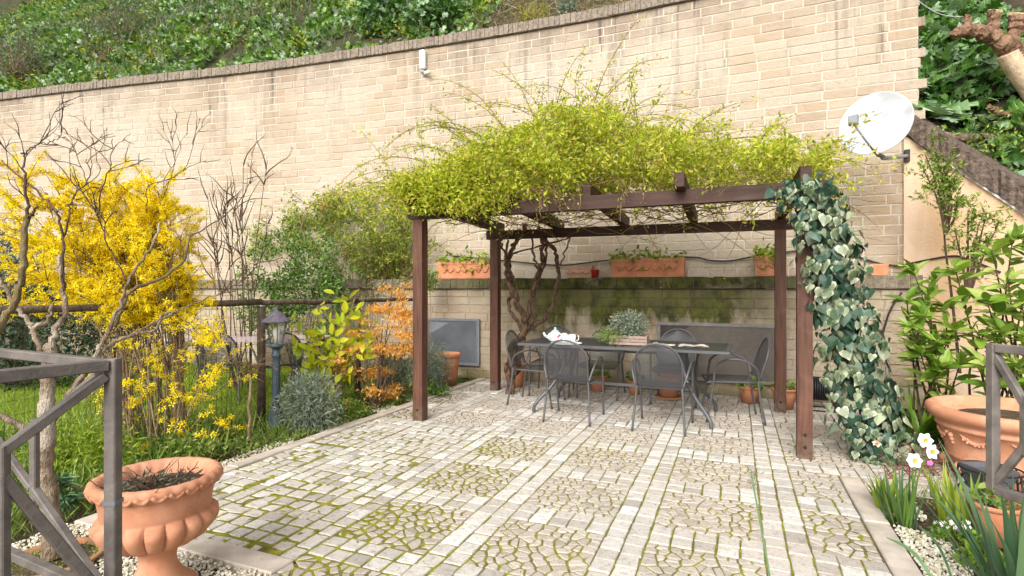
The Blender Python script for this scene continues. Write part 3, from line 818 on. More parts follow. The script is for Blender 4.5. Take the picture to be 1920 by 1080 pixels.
# ------------------------------------------------------------------ pergola
C_FL, C_BL, C_FR, C_BR = G(788, 788), G(929, 732), G(1508, 858), G(1463, 772)
pg = thing('pergola', 'dark brown timber pergola over the dining table, overgrown with a yellow-green rose', 'pergola', (C_FL+C_FR+C_BL+C_BR)/4)
RZ = Matrix.Rotation(ANG, 3, 'Z')
def wbar(name, a, b, w, h, root, mat, bev=.006):
    """timber with its own axis along local z, so that the grain follows it"""
    a, b = Vector(a), Vector(b); d = (b-a); L = d.length; d.normalize()
    up = Vector((0, 0, 1)) if abs(d.z) < .9 else V
    x = d.cross(up).normalized(); y = d.cross(x)
    Mx = Matrix((x, y, d)).transposed().to_4x4(); Mx.translation = a
    mb = MB(); mb.box((0, 0, L/2), (w, h, L), None, bev); return mb.build(name, mat, root, Mx)
for c, h in ((C_FL, 2.10), (C_FR, 2.12), (C_BL, 2.045), (C_BR, 2.04)):
    p = wbar('post', c, c+Vector((0, 0, h)), .112, .112, pg, M['wood'])
    for z in ((.10, .20) if c in (C_FR,) else (.12,)):
        mb = MB(); mb.lathe([(.013, 0), (.013, .006), (.008, .010)], 10)
        q = c+Vector((0, 0, z))-V*.056-U*0.0
        Mx = Matrix((U, Vector((0, 0, 1)), -V)).transposed().to_4x4(); Mx.translation = q
        mb.build('bolt', M['iron'], p, Mx)
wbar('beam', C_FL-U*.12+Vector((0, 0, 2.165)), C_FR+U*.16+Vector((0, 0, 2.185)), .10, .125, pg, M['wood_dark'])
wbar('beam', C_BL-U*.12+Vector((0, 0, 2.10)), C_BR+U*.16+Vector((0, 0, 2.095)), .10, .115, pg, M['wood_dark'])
for u in (-3.05, -2.17, -1.29, -.45, .50):
    k = (u+3.05)/3.55; a = C_FL.lerp(C_FR, k)-V*{-3.05: .24, -.45: .22, .50: .10}.get(u, .02); b = C_BL.lerp(C_BR, k)+V*.22
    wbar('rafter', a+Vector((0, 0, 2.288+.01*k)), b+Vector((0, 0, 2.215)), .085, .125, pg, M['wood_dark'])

# ------------------------------------------------------------------ garden chairs
def tubeobj(name, pts, r, root, mat, n=8, Mx=None): 
    mb = MB(); mb.tube(pts, r, n); return mb.build(name, mat, root, Mx, smooth=True)
CH_PROTO = {}
def chair_meshes():
    d = {}
    mb = MB()                                                     # seat: dished mesh with rolled front
    def seat(a, b):
        w = lerp(.205, .235, b); x = (a*2-1)*w*(1-.25*max(0, abs(b-.5)*2-.75)); y = lerp(-.21, .255, b)
        z = .425-.016*math.sin(math.pi*a)*math.sin(math.pi*min(1, b*1.1))-.05*max(0, b-.86)/.14
        return (x, y, z)
    mb.grid(seat, 10, 12); d['seat'] = (mb.mesh('seat', True), 'furn_mesh')
    mb = MB()
    def back(a, b):
        z = lerp(.44, .845, b); hw = .205+.018*math.sin(b*2.2) if z < .64 else .222*math.sqrt(max(.0, 1-((z-.64)/.212)**2))
        x = (a*2-1)*hw; y = -.225-.115*b-.03*math.sin(math.pi*a)
        return (x, y, z)
    mb.grid(back, 12, 12); d['backrest'] = (mb.mesh('backrest', True), 'back_mesh')
    hoop = []
    for k in range(25):
        b = k/24; a = math.pi*(1-b)
        hoop.append((.222*math.cos(a), -.285-.055*math.sin(a)-.012, .64+.215*math.sin(a)))
    L = [(-.212, -.228, .43), (-.220, -.262, .54)]; R = [(.220, -.262, .54), (.212, -.228, .43)]
    mb = MB(); mb.tube(spline([Vector(p) for p in L+hoop+R], 2), .0105, 8); d['back_frame'] = (mb.mesh('back_frame', True), 'furn')
    mb = MB(); rim = [(lerp(-.20, .20, 0), -.21, .418)]
    rim = [(-.205, -.21, .418), (-.235, .22, .415), (-.20, .262, .40), (.20, .262, .40), (.235, .22, .415), (.205, -.21, .418)]
    mb.tube(spline([Vector(p) for p in rim], 4), .009, 8); d['seat_frame'] = (mb.mesh('seat_frame', True), 'furn')
    for sgn, nm in ((-1, 'l'), (1, 'r')):
        mb = MB(); mb.tube(spline([Vector(p) for p in ((sgn*.212, -.228, .44), (sgn*.222, -.235, .30), (sgn*.245, -.285, 0))], 5), .0115, 8); d['rear_leg'+nm] = (mb.mesh('leg', True), 'furn')
        mb = MB(); mb.tube(spline([Vector(p) for p in ((sgn*.262, .20, .50), (sgn*.262, .215, .36), (sgn*.255, .275, 0))], 5), .0115, 8); d['front_leg'+nm] = (mb.mesh('leg', True), 'furn')
        arm = [(sgn*.222, -.235, .44), (sgn*.262, -.19, .575), (sgn*.275, -.06, .648), (sgn*.275, .08, .650), (sgn*.268, .175, .590), (sgn*.262, .20, .50)]
        mb = MB(); mb.tube(spline([Vector(p) for p in arm], 6), .0115, 8); d['arm'+nm] = (mb.mesh('armrest', True), 'furn')
    return d
CM = chair_meshes()
def chair(pos, face, label, group, far=False):
    """face: heading vector of the sitter"""
    rz = math.atan2(face[1], face[0])-math.pi/2
    t = thing('garden_chair', label, 'chair', (pos[0], pos[1], 0.0065), rz, group); Mx = WM[t.name]
    own = {}
    for k, (me, mt) in CM.items():
        nm = 'leg' if 'leg' in k else 'armrest' if 'arm' in k else k
        own[k] = put(nm, me, M[mt], own['seat'] if k == 'seat_frame' else own['backrest'] if k == 'back_frame' else t, Mx)
    return t
def ctr(*pts): return sum((G(*p) for p in pts), Vector())/len(pts)
TC = ctr((1012, 771), (1319, 801), (1327, 771), (1058, 752))
g6 = 'dark metal chairs round the dining table'
chair(ctr((1017, 790), (1107, 799), (1138, 780), (1043, 772)), V, 'dark metal mesh armchair seen from behind, left one in front of the table', g6)
chair(ctr((1184, 806), (1294, 817), (1303, 796), (1193, 787)), V+U*.03, 'dark metal mesh armchair seen from behind, right one in front of the table', g6)
chair(ctr((1335, 796), (1434, 800), (1406, 779), (1316, 768)), (-.97, .24), 'dark grey metal mesh armchair at the right end of the dining table', g6)
chair(ctr((956, 759), (986, 747), (1029, 766), (1056, 752)), U, 'dark grey metal mesh armchair at the left end of the table beside the vine trunk', g6)
chair(P(1036, 541, 7.15)-Vector((0, 0, CH)), -V+U*.15, 'dark grey metal mesh armchair behind the teapot at the far left table corner', g6)
chair(P(1128, 541, 6.95)-Vector((0, 0, CH)), -V, 'dark grey metal mesh armchair behind the table, hidden by the potted plant', g6)
chair(P(1266, 541, 6.58)-Vector((0, 0, CH)), -V, 'dark grey metal mesh armchair behind the table in front of the wide wall grille', g6)

# ------------------------------------------------------------------ dining table
ZTB = .765
tb = thing('dining_table', 'long dark grey metal extending table under the pergola', 'table', (TC.x, TC.y, 0.006), ANG+math.radians(-1)); TM = WM[tb.name]
LT, WT = 2.20, .98
for sx in (-1, 1):
    mb = MB(); x0, x1 = (0.0015*sx, LT/2*sx); mb.box(((x0+x1)/2, 0, ZTB-.006), (abs(x1-x0)-.09, WT-.10, .008))
    mb.build('top_sheet', simple('table_sheet%d' % sx, (.058, .06, .063), .38, .45, .3, var=.12, scale=60, bump=.002, bscale=220), tb, TM)
    mb = MB()
    for sy in (-1, 1): mb.box(((x0+x1)/2, sy*(WT/2-.025), ZTB-.012), (abs(x1-x0), .05, .03), None, .004)
    mb.box((sx*(LT/2-.022), 0, ZTB-.0125), (.044, WT-.101, .029), None, .004)
    mb.box((sx*.012, 0, ZTB-.0135), (.02, WT-.101, .027)); mb.build('top_frame', M['furn'], tb, TM)
    for sy in (-1, 1):
        leg = [(sx*.62, sy*.20, ZTB-.05), (sx*.66, sy*.215, ZTB-.28), (sx*.75, sy*.29, .30), (sx*.885, sy*.40, .13), (sx*.925, sy*.425, .06), (sx*.928, sy*.427, 0)]
        mb = MB(); mb.tube(spline([Vector(p) for p in leg], 6), .020, 10); mb.build('leg', M['furn'], tb, TM, True)
    mb = MB(); mb.box((sx*.62, 0, ZTB-.06), (.05, .5, .03)); mb.build('cross_rail', M['furn'], tb, TM)
mb = MB(); mb.tube([(-.76, -.38, ZTB-.055), (.40, -.38, ZTB-.055)], .011, 8); mb.tube([(-.9, .38, ZTB-.055), (.9, .38, ZTB-.055)], .011, 8); mb.build('slide_rail', M['furn'], tb, TM, True)
mb = MB(); mb.box((0, 0, .30), (1.46, .03, .03)); mb.build('stretcher', M['furn'], tb, TM)
def on_table(px, py): return G(px, py, ZTB+.007)
# teapot, mugs, plate, booklets, planter on the table
p = on_table(1041, 641); tp = thing('teapot', 'white teapot with pale teal lid and dark floral print on the table', 'teapot', p, math.radians(10)); TT = WM[tp.name]
mb = MB(); mb.lathe([(.048, 0), (.075, .02), (.088, .055), (.080, .09), (.05, .112), (.046, .115)], 24); mb.build('body', M['china'], tp, TT, True)
mb = MB(); mb.lathe([(.05, .113), (.04, .128), (.014, .140), (.010, .148), (.016, .158), (.008, .168)], 20); mb.build('lid', M['teal_china'], tp, TT, True)
mb = MB(); mb.tube(spline([Vector((-.07, 0, .05)), Vector((-.115, 0, .07)), Vector((-.135, 0, .11))], 5), [.02-.001*i for i in range(11)], 10); mb.build('spout', M['china'], tp, TT, True)
mb = MB(); mb.tube(spline([Vector((.08, 0, .09)), Vector((.125, 0, .09)), Vector((.125, 0, .04)), Vector((.08, 0, .03))], 5), .008, 8); mb.build('handle', M['china'], tp, TT, True)
for px, lab, rz in ((1060, 'white floral mug between the teapot and the other mug', -.6), (1073, 'white floral mug at the right of the teapot', .1)):
    p = on_table(px, 642); mg = thing('mug', lab, 'mug', p, rz, 'mugs beside the teapot'); TT = WM[mg.name]
    mb = MB(); mb.lathe([(.034, 0), (.040, .01), (.041, .09), (.037, .09), (.035, .02), (.001, .016)], 20, closed_top=False); mb.build('cup', M['china'], mg, TT, True)
    mb = MB(); mb.tube(spline([Vector((.04, 0, .075)), Vector((.07, 0, .07)), Vector((.07, 0, .03)), Vector((.04, 0, .02))], 5), .005, 8); mb.build('handle', M['china'], mg, TT, True)
p = on_table(1062, 645); mb = MB(); mb.lathe([(.09, 0), (.13, .008), (.17, .012), (.17, .016), (.12, .012), (.01, .008)], 28, sq if False else (0, 0, 0))
tag(mb.build('tray', M['white'], None, Matrix.Translation(p+Vector((0, 0, -.002)))), 'shallow white dish under the teapot and mugs', 'dish')
for px, py, w, h, t_, a, lab in ((1300, 649, .30, .22, .014, .1, 'open printed magazine lying at the right end of the table'), (1246, 647, .21, .15, .010, -.3, 'crumpled printed paper lying beside the magazine'), (1222, 645, .17, .12, .018, .2, 'small dark and white booklet lying beside the planter')):
    p = on_table(px, py); mb = MB()
    def page(a_, b_, w=w, h=h, t_=t_): return ((a_-.5)*w, (b_-.5)*h, .002+t_*abs(math.sin(a_*math.pi*2))*(.5+.5*math.sin(b_*5+a_*3)**2))
    mb.grid(page, 12, 6); mb.grid(lambda a_, b_: (lambda q: (q[0], q[1], 0.0))(page(a_, 1-b_)), 12, 6)
    tag(mb.build('magazine', M['paper'], None, Matrix.Translation(p) @ Matrix.Rotation(ANG+a, 4, 'Z'), True), lab, 'magazine')

M['grille_rib'] = simple('grille_rib', (.20, .17, .145), .6, .3, .2)
# ------------------------------------------------------------------ wall grilles
def grille(px0, px1, py0, py1, label, sheet_mat, frame_mat):
    s0, s1 = wall_s(px0, OFF+.03), wall_s(px1, OFF+.03); c, t, n = wall((s0+s1)/2, OFF+.035); w = abs(s0-s1)
    zt, zb = CH+(HZ-py0)/F*c.y, CH+(HZ-py1)/F*c.y; h = zt-zb
    Mx = Matrix((t, -n, Vector((0, 0, 1)))).transposed().to_4x4(); Mx.translation = c+Vector((0, 0, zb))
    g = put('wall_grille', None, None, None, Mx); g['label'] = label; g['category'] = 'grille'
    fw = .045
    for (cx, cz, sx, sz) in ((0, fw/2, w, fw), (0, h-fw/2, w, fw), (-w/2+fw/2, h/2, fw, h-2*fw), (w/2-fw/2, h/2, fw, h-2*fw)):
        mb = MB(); mb.box((cx, 0, cz), (sx-.001, .03, sz-.001), None, .004); mb.build('frame_bar', frame_mat, g, Mx)
    mb = MB(); mb.box((0, .006, h/2), (w-2*fw, .006, h-2*fw)); mb.build('backing_sheet', sheet_mat, g, Mx)
    mb = MB(); k = 0; x = -w/2-h                                   # slanting ribs of the expanded metal
    while x < w/2:
        a, b = x, x+h*1.6; z0, z1 = fw, h-fw
        xa, xb = max(a, -w/2+fw), min(b, w/2-fw)
        if xb > xa+.01: mb.bar((xa, -.002, z0+(xa-a)/(b-a)*(z1-z0)), (xb, -.002, z0+(xb-a)/(b-a)*(z1-z0)), .006, .006)
        x += .026
    stuff(mb.build('expanded_metal', M['grille_rib'] if sheet_mat is M['grille'] else frame_mat, g, Mx))
grille(1233, 1474, 606, 716, 'wide brown-grey metal grille on the mossy wall behind the table', M['grille'], M['grille_frame'])
grille(800, 900, 597, 684, 'blue-grey metal grille low on the wall left of the pergola', M['grille_blue'], M['grille_blue'])

# ------------------------------------------------------------------ terracotta
def pot_prof(r, h, rim=.13): return [(r*.68, 0), (r*.90, h*(1-rim)*.98), (r*.90, h*(1-rim)), (r*1.0, h*(1-rim)+.004), (r*1.02, h*.97), (r*.99, h), (r*.90, h), (r*.84, h*.86), (r*.80, h*.80)]
def pot(pos, r, h, label, mat='terra', name='flower_pot', saucer=False, group=None, soil=True):
    t = thing(name, label, 'pot', pos, random.uniform(0, 3), group); Mx = WM[t.name]
    z0 = .02 if saucer else 0
    mb = MB(); mb.lathe(pot_prof(r, h), 28, (0, 0, z0)); mb.build('body', M[mat], t, Mx, True)
    mb = MB(); mb.lathe([(r*.82, h*.80+z0), (r*.3, h*.85+z0), (.001, h*.86+z0)], 16, closed_bot=False); mb.build('soil', M['soil'], t, Mx)
    if saucer:
        mb = MB(); mb.lathe([(r*.85, 0), (r*1.0, .004), (r*1.06, .028), (r*1.0, .028), (r*.95, .015)], 28); mb.build('saucer', M[mat], t, Mx, True)
    return t
def tuft(root, c, r, h, n, mat, size, tmpl=LEAF, name='foliage', up=.6, flat=1.0):
    a = RNG.uniform(0, 2*math.pi, n); q = np.sqrt(RNG.random(n))*r; z = RNG.random(n)*h*np.sqrt(np.clip(1-(q/r)**2*flat*.8, 0, 1))
    pos = np.stack([c[0]+q*np.cos(a), c[1]+q*np.sin(a), c[2]+z], 1)
    out = np.stack([np.cos(a)*.7, np.sin(a)*.7, np.full(n, .5)], 1)
    return scatter(name, pos, RNG.uniform(.6, 1.2, n)*size, M[mat], root, tmpl, up, out)
gp = 'terracotta pots along the foot of the wall'
for (x, yb, yt, hwp, lab, sau, lf) in (
    (1121, 733, 700, 19, 'small terracotta pot with leaves seen under the table between the front chairs', False, 'weed'),
    (1190, 739, 708, 14, 'smallest terracotta pot with upright leaves beside the front right chair', False, 'hedge'),
    (1254, 746, 704, 24, 'terracotta pot on a saucer seen through the front right chair back', True, None),
    (1405, 755, 722, 20, 'terracotta pot with leaves behind the right end chair', False, 'hedge'),
    (1470, 765, 724, 23, 'terracotta pot with broad leaves behind the rear right pergola post', False, 'laurel'),
    (971, 724, 676, 19, 'terracotta pot at the foot of the vine behind the left end chair', False, None)):
    c = G(x, yb, .006); r = hwp/F*c.y; h = (yb-yt)/F*c.y*.92; c.z = .006
    t = pot(c, r, h, lab, 'terra', saucer=sau, group=gp)
    if lf: tuft(t, (c.x, c.y, h*.85), r*.95, .14, 70, lf, .07, OVATE)
c = G(840, 722, .0); pot(c, .185, .46, 'old mossy terracotta pot against the blue-grey grille', 'terra_old')
# ledge planters
def window_box(px0, px1, yt, label, mat='terra', swag=True, leaves=None, nl=0, lsz=.05):
    o = .16; s0, s1 = wall_s(px0, o+.1), wall_s(px1, o+.1); c, t, n = wall((s0+s1)/2, o); w = abs(s0-s1); h = max(.1, CH+(HZ-yt)/F*(c.y-.1)-ZL1-.002); d = min(.2, w*.5)
    Mx = Matrix((t, -n, Vector((0, 0, 1)))).transposed().to_4x4(); Mx.translation = c+Vector((0, 0, ZL1+.002))
    g = put('window_box', None, None, None, Mx); g['label'] = label; g['category'] = 'planter'; g['group'] = 'terracotta planters on the ledge'
    mb = MB(); ring = []
    prof = [(.90, 0), (.93, .12), (.90, .14), (.96, .80), (1.0, .82), (1.0, 1.0), (.93, 1.0), (.90, .86)]
    for k, z in prof: ring.append([(sx*(w/2-(1-k)*.10), sy*(d/2-(1-k)*.10), z*h) for sx, sy in ((-1, -1), (1, -1), (1, 1), (-1, 1))])
    for r in ring: mb.v += r
    for i in range(len(ring)-1):
        for k in range(4): q = i*4; mb.f.append((q+k, q+(k+1) % 4, q+4+(k+1) % 4, q+4+k))
    e = (len(ring)-1)*4; mb.f += [(3, 2, 1, 0), (e, e+1, e+2, e+3)]; wb = mb.build('body', M[mat], g, Mx)
    if swag:
        ns = max(2, int(w/.13))
        for k in range(ns):
            xa, xb = -w*.42+w*.84*k/ns, -w*.42+w*.84*(k+1)/ns
            pts = [Vector((lerp(xa, xb, i/6), -d/2*.94-.004, h*(.60-.22*math.sin(math.pi*i/6)))) for i in range(7)]
            mb = MB(); mb.tube(pts, [.006+.006*math.sin(math.pi*i/6) for i in range(7)], 6)
            for i in range(1, 6): mb.ball(tuple(pts[i]+Vector((0, -.004, random.uniform(-.01, .01)))), .012, 6, 4)
            mb.build('garland', M[mat], wb, Mx, True)
    if leaves:
        n2 = nl; a = RNG.random(n2); p0 = np.array([c+t*((x-.5)*w*1.02)+n*RNG.uniform(-.08, .14)+Vector((0, 0, ZL1+h*.9+abs(RNG.normal())*.075-(.12 if RNG.random() < .25 else 0))) for x in a])
        scatter('foliage', p0, RNG.uniform(.6, 1.2, n2)*lsz, M[leaves], g, OVATE, .8)
    return g
window_box(818, 924, 490, 'long terracotta planter with trailing leaves at the left end of the ledge', 'terra', True, 'grass', 260, .085)
window_box(1060, 1110, 499, 'small pale terracotta planter with swags on the ledge beside the red cup', 'terra_pale', True)
window_box(1146, 1284, 484, 'long terracotta planter with strawberry leaves in the middle of the ledge', 'terra', True, 'weed', 230, .08)
window_box(1414, 1470, 479, 'short terracotta planter with a leafy plant beside the right pergola posts', 'terra', True, 'grass', 220, .075)
window_box(1636, 1668, 494, 'small terracotta planter at the right end of the ledge beyond the ivy', 'terra', False)
c, t_, n_ = wall(wall_s(1116, .22), .22)
mb = MB(); mb.lathe([(.048, 0), (.066, .11), (.070, .112), (.066, .115), (.06, .10), (.001, .09)], 20, closed_top=False)
tag(mb.build('cup', M['red'], None, Matrix.Translation(c+Vector((0, 0, ZL1+.002))), True), 'small red glazed pot on the mossy ledge', 'pot')
# planter box on the dining table
p = on_table(1180, 646); pl = thing('table_planter', 'low grey wooden planter with a silvery bush on the dining table', 'planter', p, ANG); TT = WM[pl.name]
mb = MB()
for k in range(3): mb.box((0, -.085, .018+.034*k), (.40, .012, .030), None, .002); mb.box((0, .085, .018+.034*k), (.40, .012, .030), None, .002)
for sx in (-1, 1): mb.box((sx*.194, 0, .05), (.012, .157, .098), None, .002)
mb.build('box', M['basket'], pl, TT)
mb = MB(); mb.box((0, 0, .075), (.374, .156, .01)); mb.build('soil', M['soil'], pl, TT)

# ------------------------------------------------------------------ hose reel
c = G(1537, 768, .006); hr = thing('hose_reel', 'black garden hose on a low wire reel behind the ivy', 'hose reel', c, ANG); TT = WM[hr.name]
mb = MB()
for k in range(9):
    x = -.10+.022*k
    for rr in (.125, .105): mb.tube([(x, rr*math.cos(a), .24+rr*math.sin(a)) for a in np.linspace(0, 2*math.pi, 25)], .0105, 6, False)
mb.build('hose', M['black'], hr, TT, True)
mb = MB(); mb.tube([(-.13, 0, .24), (.13, 0, .24)], .075, 14); mb.build('drum', M['terra'], hr, TT, True)
for sx in (-1, 1):
    mb = MB(); mb.tube(spline([Vector((sx*.135, -.13, .006)), Vector((sx*.135, 0, .25)), Vector((sx*.135, .13, .006)), Vector((sx*.135, -.13, .006))], 6), .008, 6); mb.build('stand', M['iron'], hr, TT, True)
mb = MB(); mb.tube([(-.135, -.13, .01), (.135, -.13, .01)], .007, 6); mb.tube([(-.135, .13, .01), (.135, .13, .01)], .007, 6); mb.build('foot_bar', M['iron'], hr, TT, True)

# ------------------------------------------------------------------ satellite dish
dc = P(1640, 231, 5.75); nd = Vector((-.80, -.72, .16)).normalized()
dx = nd.cross(Vector((0, 0, 1))).normalized()*-1; dy = nd.cross(dx)*-1
if dy.z < 0: dy = -dy
MD = Matrix((dx, dy, nd)).transposed().to_4x4(); MD.translation = dc
ds = put('satellite_dish', None, None, None, MD); ds['label'] = 'white satellite dish on an arm at the end of the tall wall'; ds['category'] = 'satellite dish'
mb = MB(); R0 = .40
mb.lathe([(r*.86, z) for r, z in [(.002, -.055), (.10, -.051), (.20, -.041), (.30, -.024), (.375, -.006), (.392, 0), (.40, .0), (.40, -.008), (.37, -.018), (.2, -.052), (.002, -.066)]], 48); mb.build('reflector', M['dish'], ds, MD, True)
foc = Vector((-.10, -.10, .34))*1.0
mb = MB(); mb.tube([Vector((.02, -.335, -.01)), Vector((-.03, -.24, .17)), foc], .011, 8); fa = mb.build('feed_arm', M['greyplastic'], ds, MD, True)
mb = MB(); mb.box(foc+Vector((0, .03, 0)), (.085, .10, .07), None, .012); mb.ball(foc+Vector((0, .03, -.05)), .035, 10, 6); mb.build('feed_horn', M['greyplastic'], fa, MD)
w0, w1 = P(1652, 292, 5.83), P(1702, 292, 6.40)
mb = MB(); mb.tube(spline([w0+Vector((-.02, .08, .22)), w0+Vector((-.03, .06, .05)), w0+Vector((.03, .02, 0)), w0+Vector((.12, .12, 0)), w1], 5), .021, 10); mb.build('mast_arm', M['greyplastic'], ds, smooth=True)
mb = MB(); mb.box(w1+Vector((-.01, .0, 0)), (.05, .05, .14), RZ); mb.build('wall_plate', M['iron'], ds)

# ------------------------------------------------------------------ wall light
s_ = wall_s(797); c, t_, n_ = wall(s_, 0); z0, z1 = CH+(HZ-132)/F*c.y, CH+(HZ-97)/F*c.y
wl = thing('wall_light', 'slim white tube light on the tall wall near the coping', 'wall light', c+Vector((0, 0, z0))); Rw = Matrix((t_, -n_, Vector((0, 0, 1)))).transposed()
mb = MB(); mb.box(c+n_*.06+Vector((0, 0, (z0+z1)/2)), (.085, .07, z1-z0), Rw, .012); mb.build('housing', M['white'], wl)
mb = MB(); mb.box(c+n_*.055+Vector((0, 0, z0-.045)), (.07, .06, .05), Rw, .01); mb.build('socket', M['greyplastic'], wl)
mb = MB(); mb.tube([c+n_*.05+t_*.03+Vector((0, 0, z0-.07)), c+n_*.12+t_*.14+Vector((0, 0, z0-.085))], .03, 10); mb.build('lamp_head', M['white'], wl, smooth=True)

# ------------------------------------------------------------------ cables and hose on the walls
def wallcable(pts, off, r, name, label, mat):
    q = []
    for px, py in pts:
        p, _, _ = wall(wall_s(px, off), off); q.append(Vector((p.x, p.y, CH+(HZ-py)/F*p.y)))
    mb = MB(); mb.tube(spline(q, 8), r, 6); tag(mb.build(name, mat, None, None, True), label, 'cable' if 'able' in name else 'hose')
wallcable([(850, 480), (930, 487), (1000, 494), (1060, 497), (1145, 488), (1290, 482), (1330, 488), (1370, 489), (1414, 481), (1500, 470), (1560, 468), (1610, 482), (1650, 494), (1690, 500)], .03, .011, 'cable', 'black cable sagging along the tall wall above the ledge planters', M['black'])
wallcable([(1690, 548), (1672, 578), (1658, 610), (1653, 645), (1660, 672), (1672, 700)], OFF+.10, .011, 'drip_hose', 'thin brown drip hose curving down the wall right of the ivy', M['black'])
mb = MB(); a, b = P(1706, -12, 6.9), P(1806, 31, 7.2); mb.tube([a.lerp(b, i/10)+Vector((0, 0, -.10*math.sin(math.pi*i/10))) for i in range(11)], .006, 6)
tag(mb.build('cord', M['rope'], None, None, True), 'pale cord from the wall end to the pollarded branch', 'cord')
pc = [A+pd*d+pn*.02 for d in (0, .45, .62, .9)]
mb = MB(); mb.tube(spline([pc[0]+Vector((0, 0, 1.66)), pc[1]+Vector((0, 0, 1.74)), pc[2]+Vector((0, 0, 1.70)), pc[3]+Vector((0, 0, 1.55))], 6), .010, 6)
tag(mb.build('cable', M['black'], None, None, True), 'short black cable crossing the orange plaster wall', 'cable')

# ------------------------------------------------------------------ garden lamp
c = G(518, 803); lp = thing('garden_lamp', 'slate-blue garden lantern on a short fluted post beside the lavender', 'lamp', c); TT = WM[lp.name]
HP = 1.18
mb = MB(); mb.lathe([(.085, 0), (.085, .03), (.07, .05), (.072, .12), (.056, .16), (.060, .18), (.05, .20)], 16); mb.build('base', M['lamp'], lp, TT, True)
mb = MB(); mb.lathe([(.046, .195), (.040, .30), (.034, .62), (.033, .70), (.042, .71), (.042, .73), (.032, .74), (.030, .79)], 40, mod=lambda i, a: 1+.05*math.cos(a*10)); mb.build('post', M['lamp'], lp, TT, True)
mb = MB(); mb.lathe([(.03, .785), (.06, .80), (.075, .825), (.062, .835)], 16); mb.build('collar', M['lamp'], lp, TT, True)
mb = MB(); mb.lathe([(.060, .837), (.100, 1.05)], 6, closed_top=False, closed_bot=False); gsh = mb.build('glass_shade', M['glass'], lp, TT)
mb = MB(); mb.lathe([(.020, .838), (.020, .90), (.030, .92), (.034, .96), (.02, 1.0), (.002, 1.01)], 12); mb.build('bulb', M['white'], lp, TT, True)
for k in range(6):
    a = math.pi/3*k; mb = MB(); mb.bar((.062*math.cos(a), .062*math.sin(a), .835), (.103*math.cos(a), .103*math.sin(a), 1.05), .008, .008); mb.build('glazing_bar', M['lamp'], gsh, TT)
mb = MB(); mb.lathe([(.135, 1.045), (.138, 1.058), (.12, 1.075), (.09, 1.10), (.055, 1.14), (.025, 1.155), (.018, 1.17), (.022, 1.18), (.002, 1.20)], 18, mod=lambda i, a: 1+.03*math.cos(a*6)); mb.build('cap', M['lamp_cap'], lp, TT, True)

# ------------------------------------------------------------------ fence with wire mesh
UF = -4.56; ZR = 1.225
fc = thing('wire_fence', 'weathered round-rail fence with wire mesh between patio bed and lawn', 'fence', UV(UF, 4.2))
vp = [1.0, 4.2, 5.75, 7.32]
for i in range(len(vp)-1):
    a, b = UV(UF, vp[i]+.004, ZR+random.uniform(-.012, .012)), UV(UF, vp[i+1]-.004, ZR+random.uniform(-.012, .012)); mb = MB()
    mb.tube([a.lerp(b, k/8)+Vector((0, 0, random.uniform(-.006, .006)))-a for k in range(9)], [.029+random.uniform(-.003, .003) for _ in range(9)], 10)
    mb.build('rail', M['rail'], fc, Matrix.Translation(a), True)
for i, v in enumerate(vp):
    c = UV(UF-.0, v); rr = .042 if i < 3 else .022; mb = MB(); mb.tube([(0, 0, -.05), (0, 0, .5), (0, 0, ZR-.03)], [rr*1.06, rr, rr*.97], 12); mb.build('post', M['rail'], fc, Matrix.Translation(c), True)
mb = MB()
def wire(a, b, r=.0014): mb.tube([a, b], r, 3, False)
v = vp[0]
while v < vp[-1]:
    wire(UV(UF+.045, v, .02), UV(UF+.045, v, ZR-.03)); v += .055
for z in np.arange(.05, ZR, .095): wire(UV(UF+.045, vp[0], z), UV(UF+.045, vp[-1], z))
stuff(mb.build('wire_mesh', M['wire'], fc))

# ------------------------------------------------------------------ furniture on the lawn
gt = thing('lawn_table', 'pinkish-topped garden table on the lawn behind the fence', 'table', (-3.55, 7.25, 0), math.radians(-6)); TT = WM[gt.name]
for k in range(6): mb = MB(); mb.box((0, -.36+.145*k, .715), (2.1, .138, .028), None, .004); mb.build('plank', M['pinkwood'], gt, TT)
for sx in (-1, 1):
    for sy in (-1, 1): mb = MB(); mb.tube([(sx*.85, sy*.3, .70), (sx*.9, sy*.34, 0)], .022, 8); mb.build('leg', M['furn'], gt, TT, True)
    mb = MB(); mb.box((sx*.85, 0, .68), (.05, .7, .04)); mb.build('bearer', M['furn'], gt, TT)
gl = 'dark metal chairs on the lawn'
chair((-3.58, 6.72), (-.25, 1), 'dark round-backed metal chair on the lawn, left one in front of the pinkish table', gl)
chair((-2.88, 6.62), (-.55, .8), 'dark metal chair on the lawn behind the fence post and lamp', gl)
chair((-2.62, 7.75), (-1, -.2), 'dark metal chair on the lawn behind the lemon tree', gl)
# garden shed at the far left
sh = thing('garden_shed', 'white garden shed with teal roof behind the left of the forsythia', 'shed', (-10.6, 9.6, 0)); 
mb = MB(); mb.box((-10.6, 9.6, .95), (2.2, 1.5, 1.9)); mb.build('wall', M['white'], sh)
mb = MB(); mb.v = [(-12, 8.6, 1.87), (-9.2, 8.6, 1.87), (-9.2, 10.6, 1.87), (-12, 10.6, 1.87), (-11.4, 9.6, 2.35), (-9.8, 9.6, 2.35)]; mb.f = [(0, 1, 5, 4), (1, 2, 5), (2, 3, 4, 5), (3, 0, 4), (3, 2, 1, 0)]; mb.build('roof', simple('teal_roof', (.26, .36, .35), .7), sh)
mb = MB(); mb.box((-10.3, 8.84, .9), (.75, .03, 1.75), None, .01); mb.build('door', M['white'], sh)

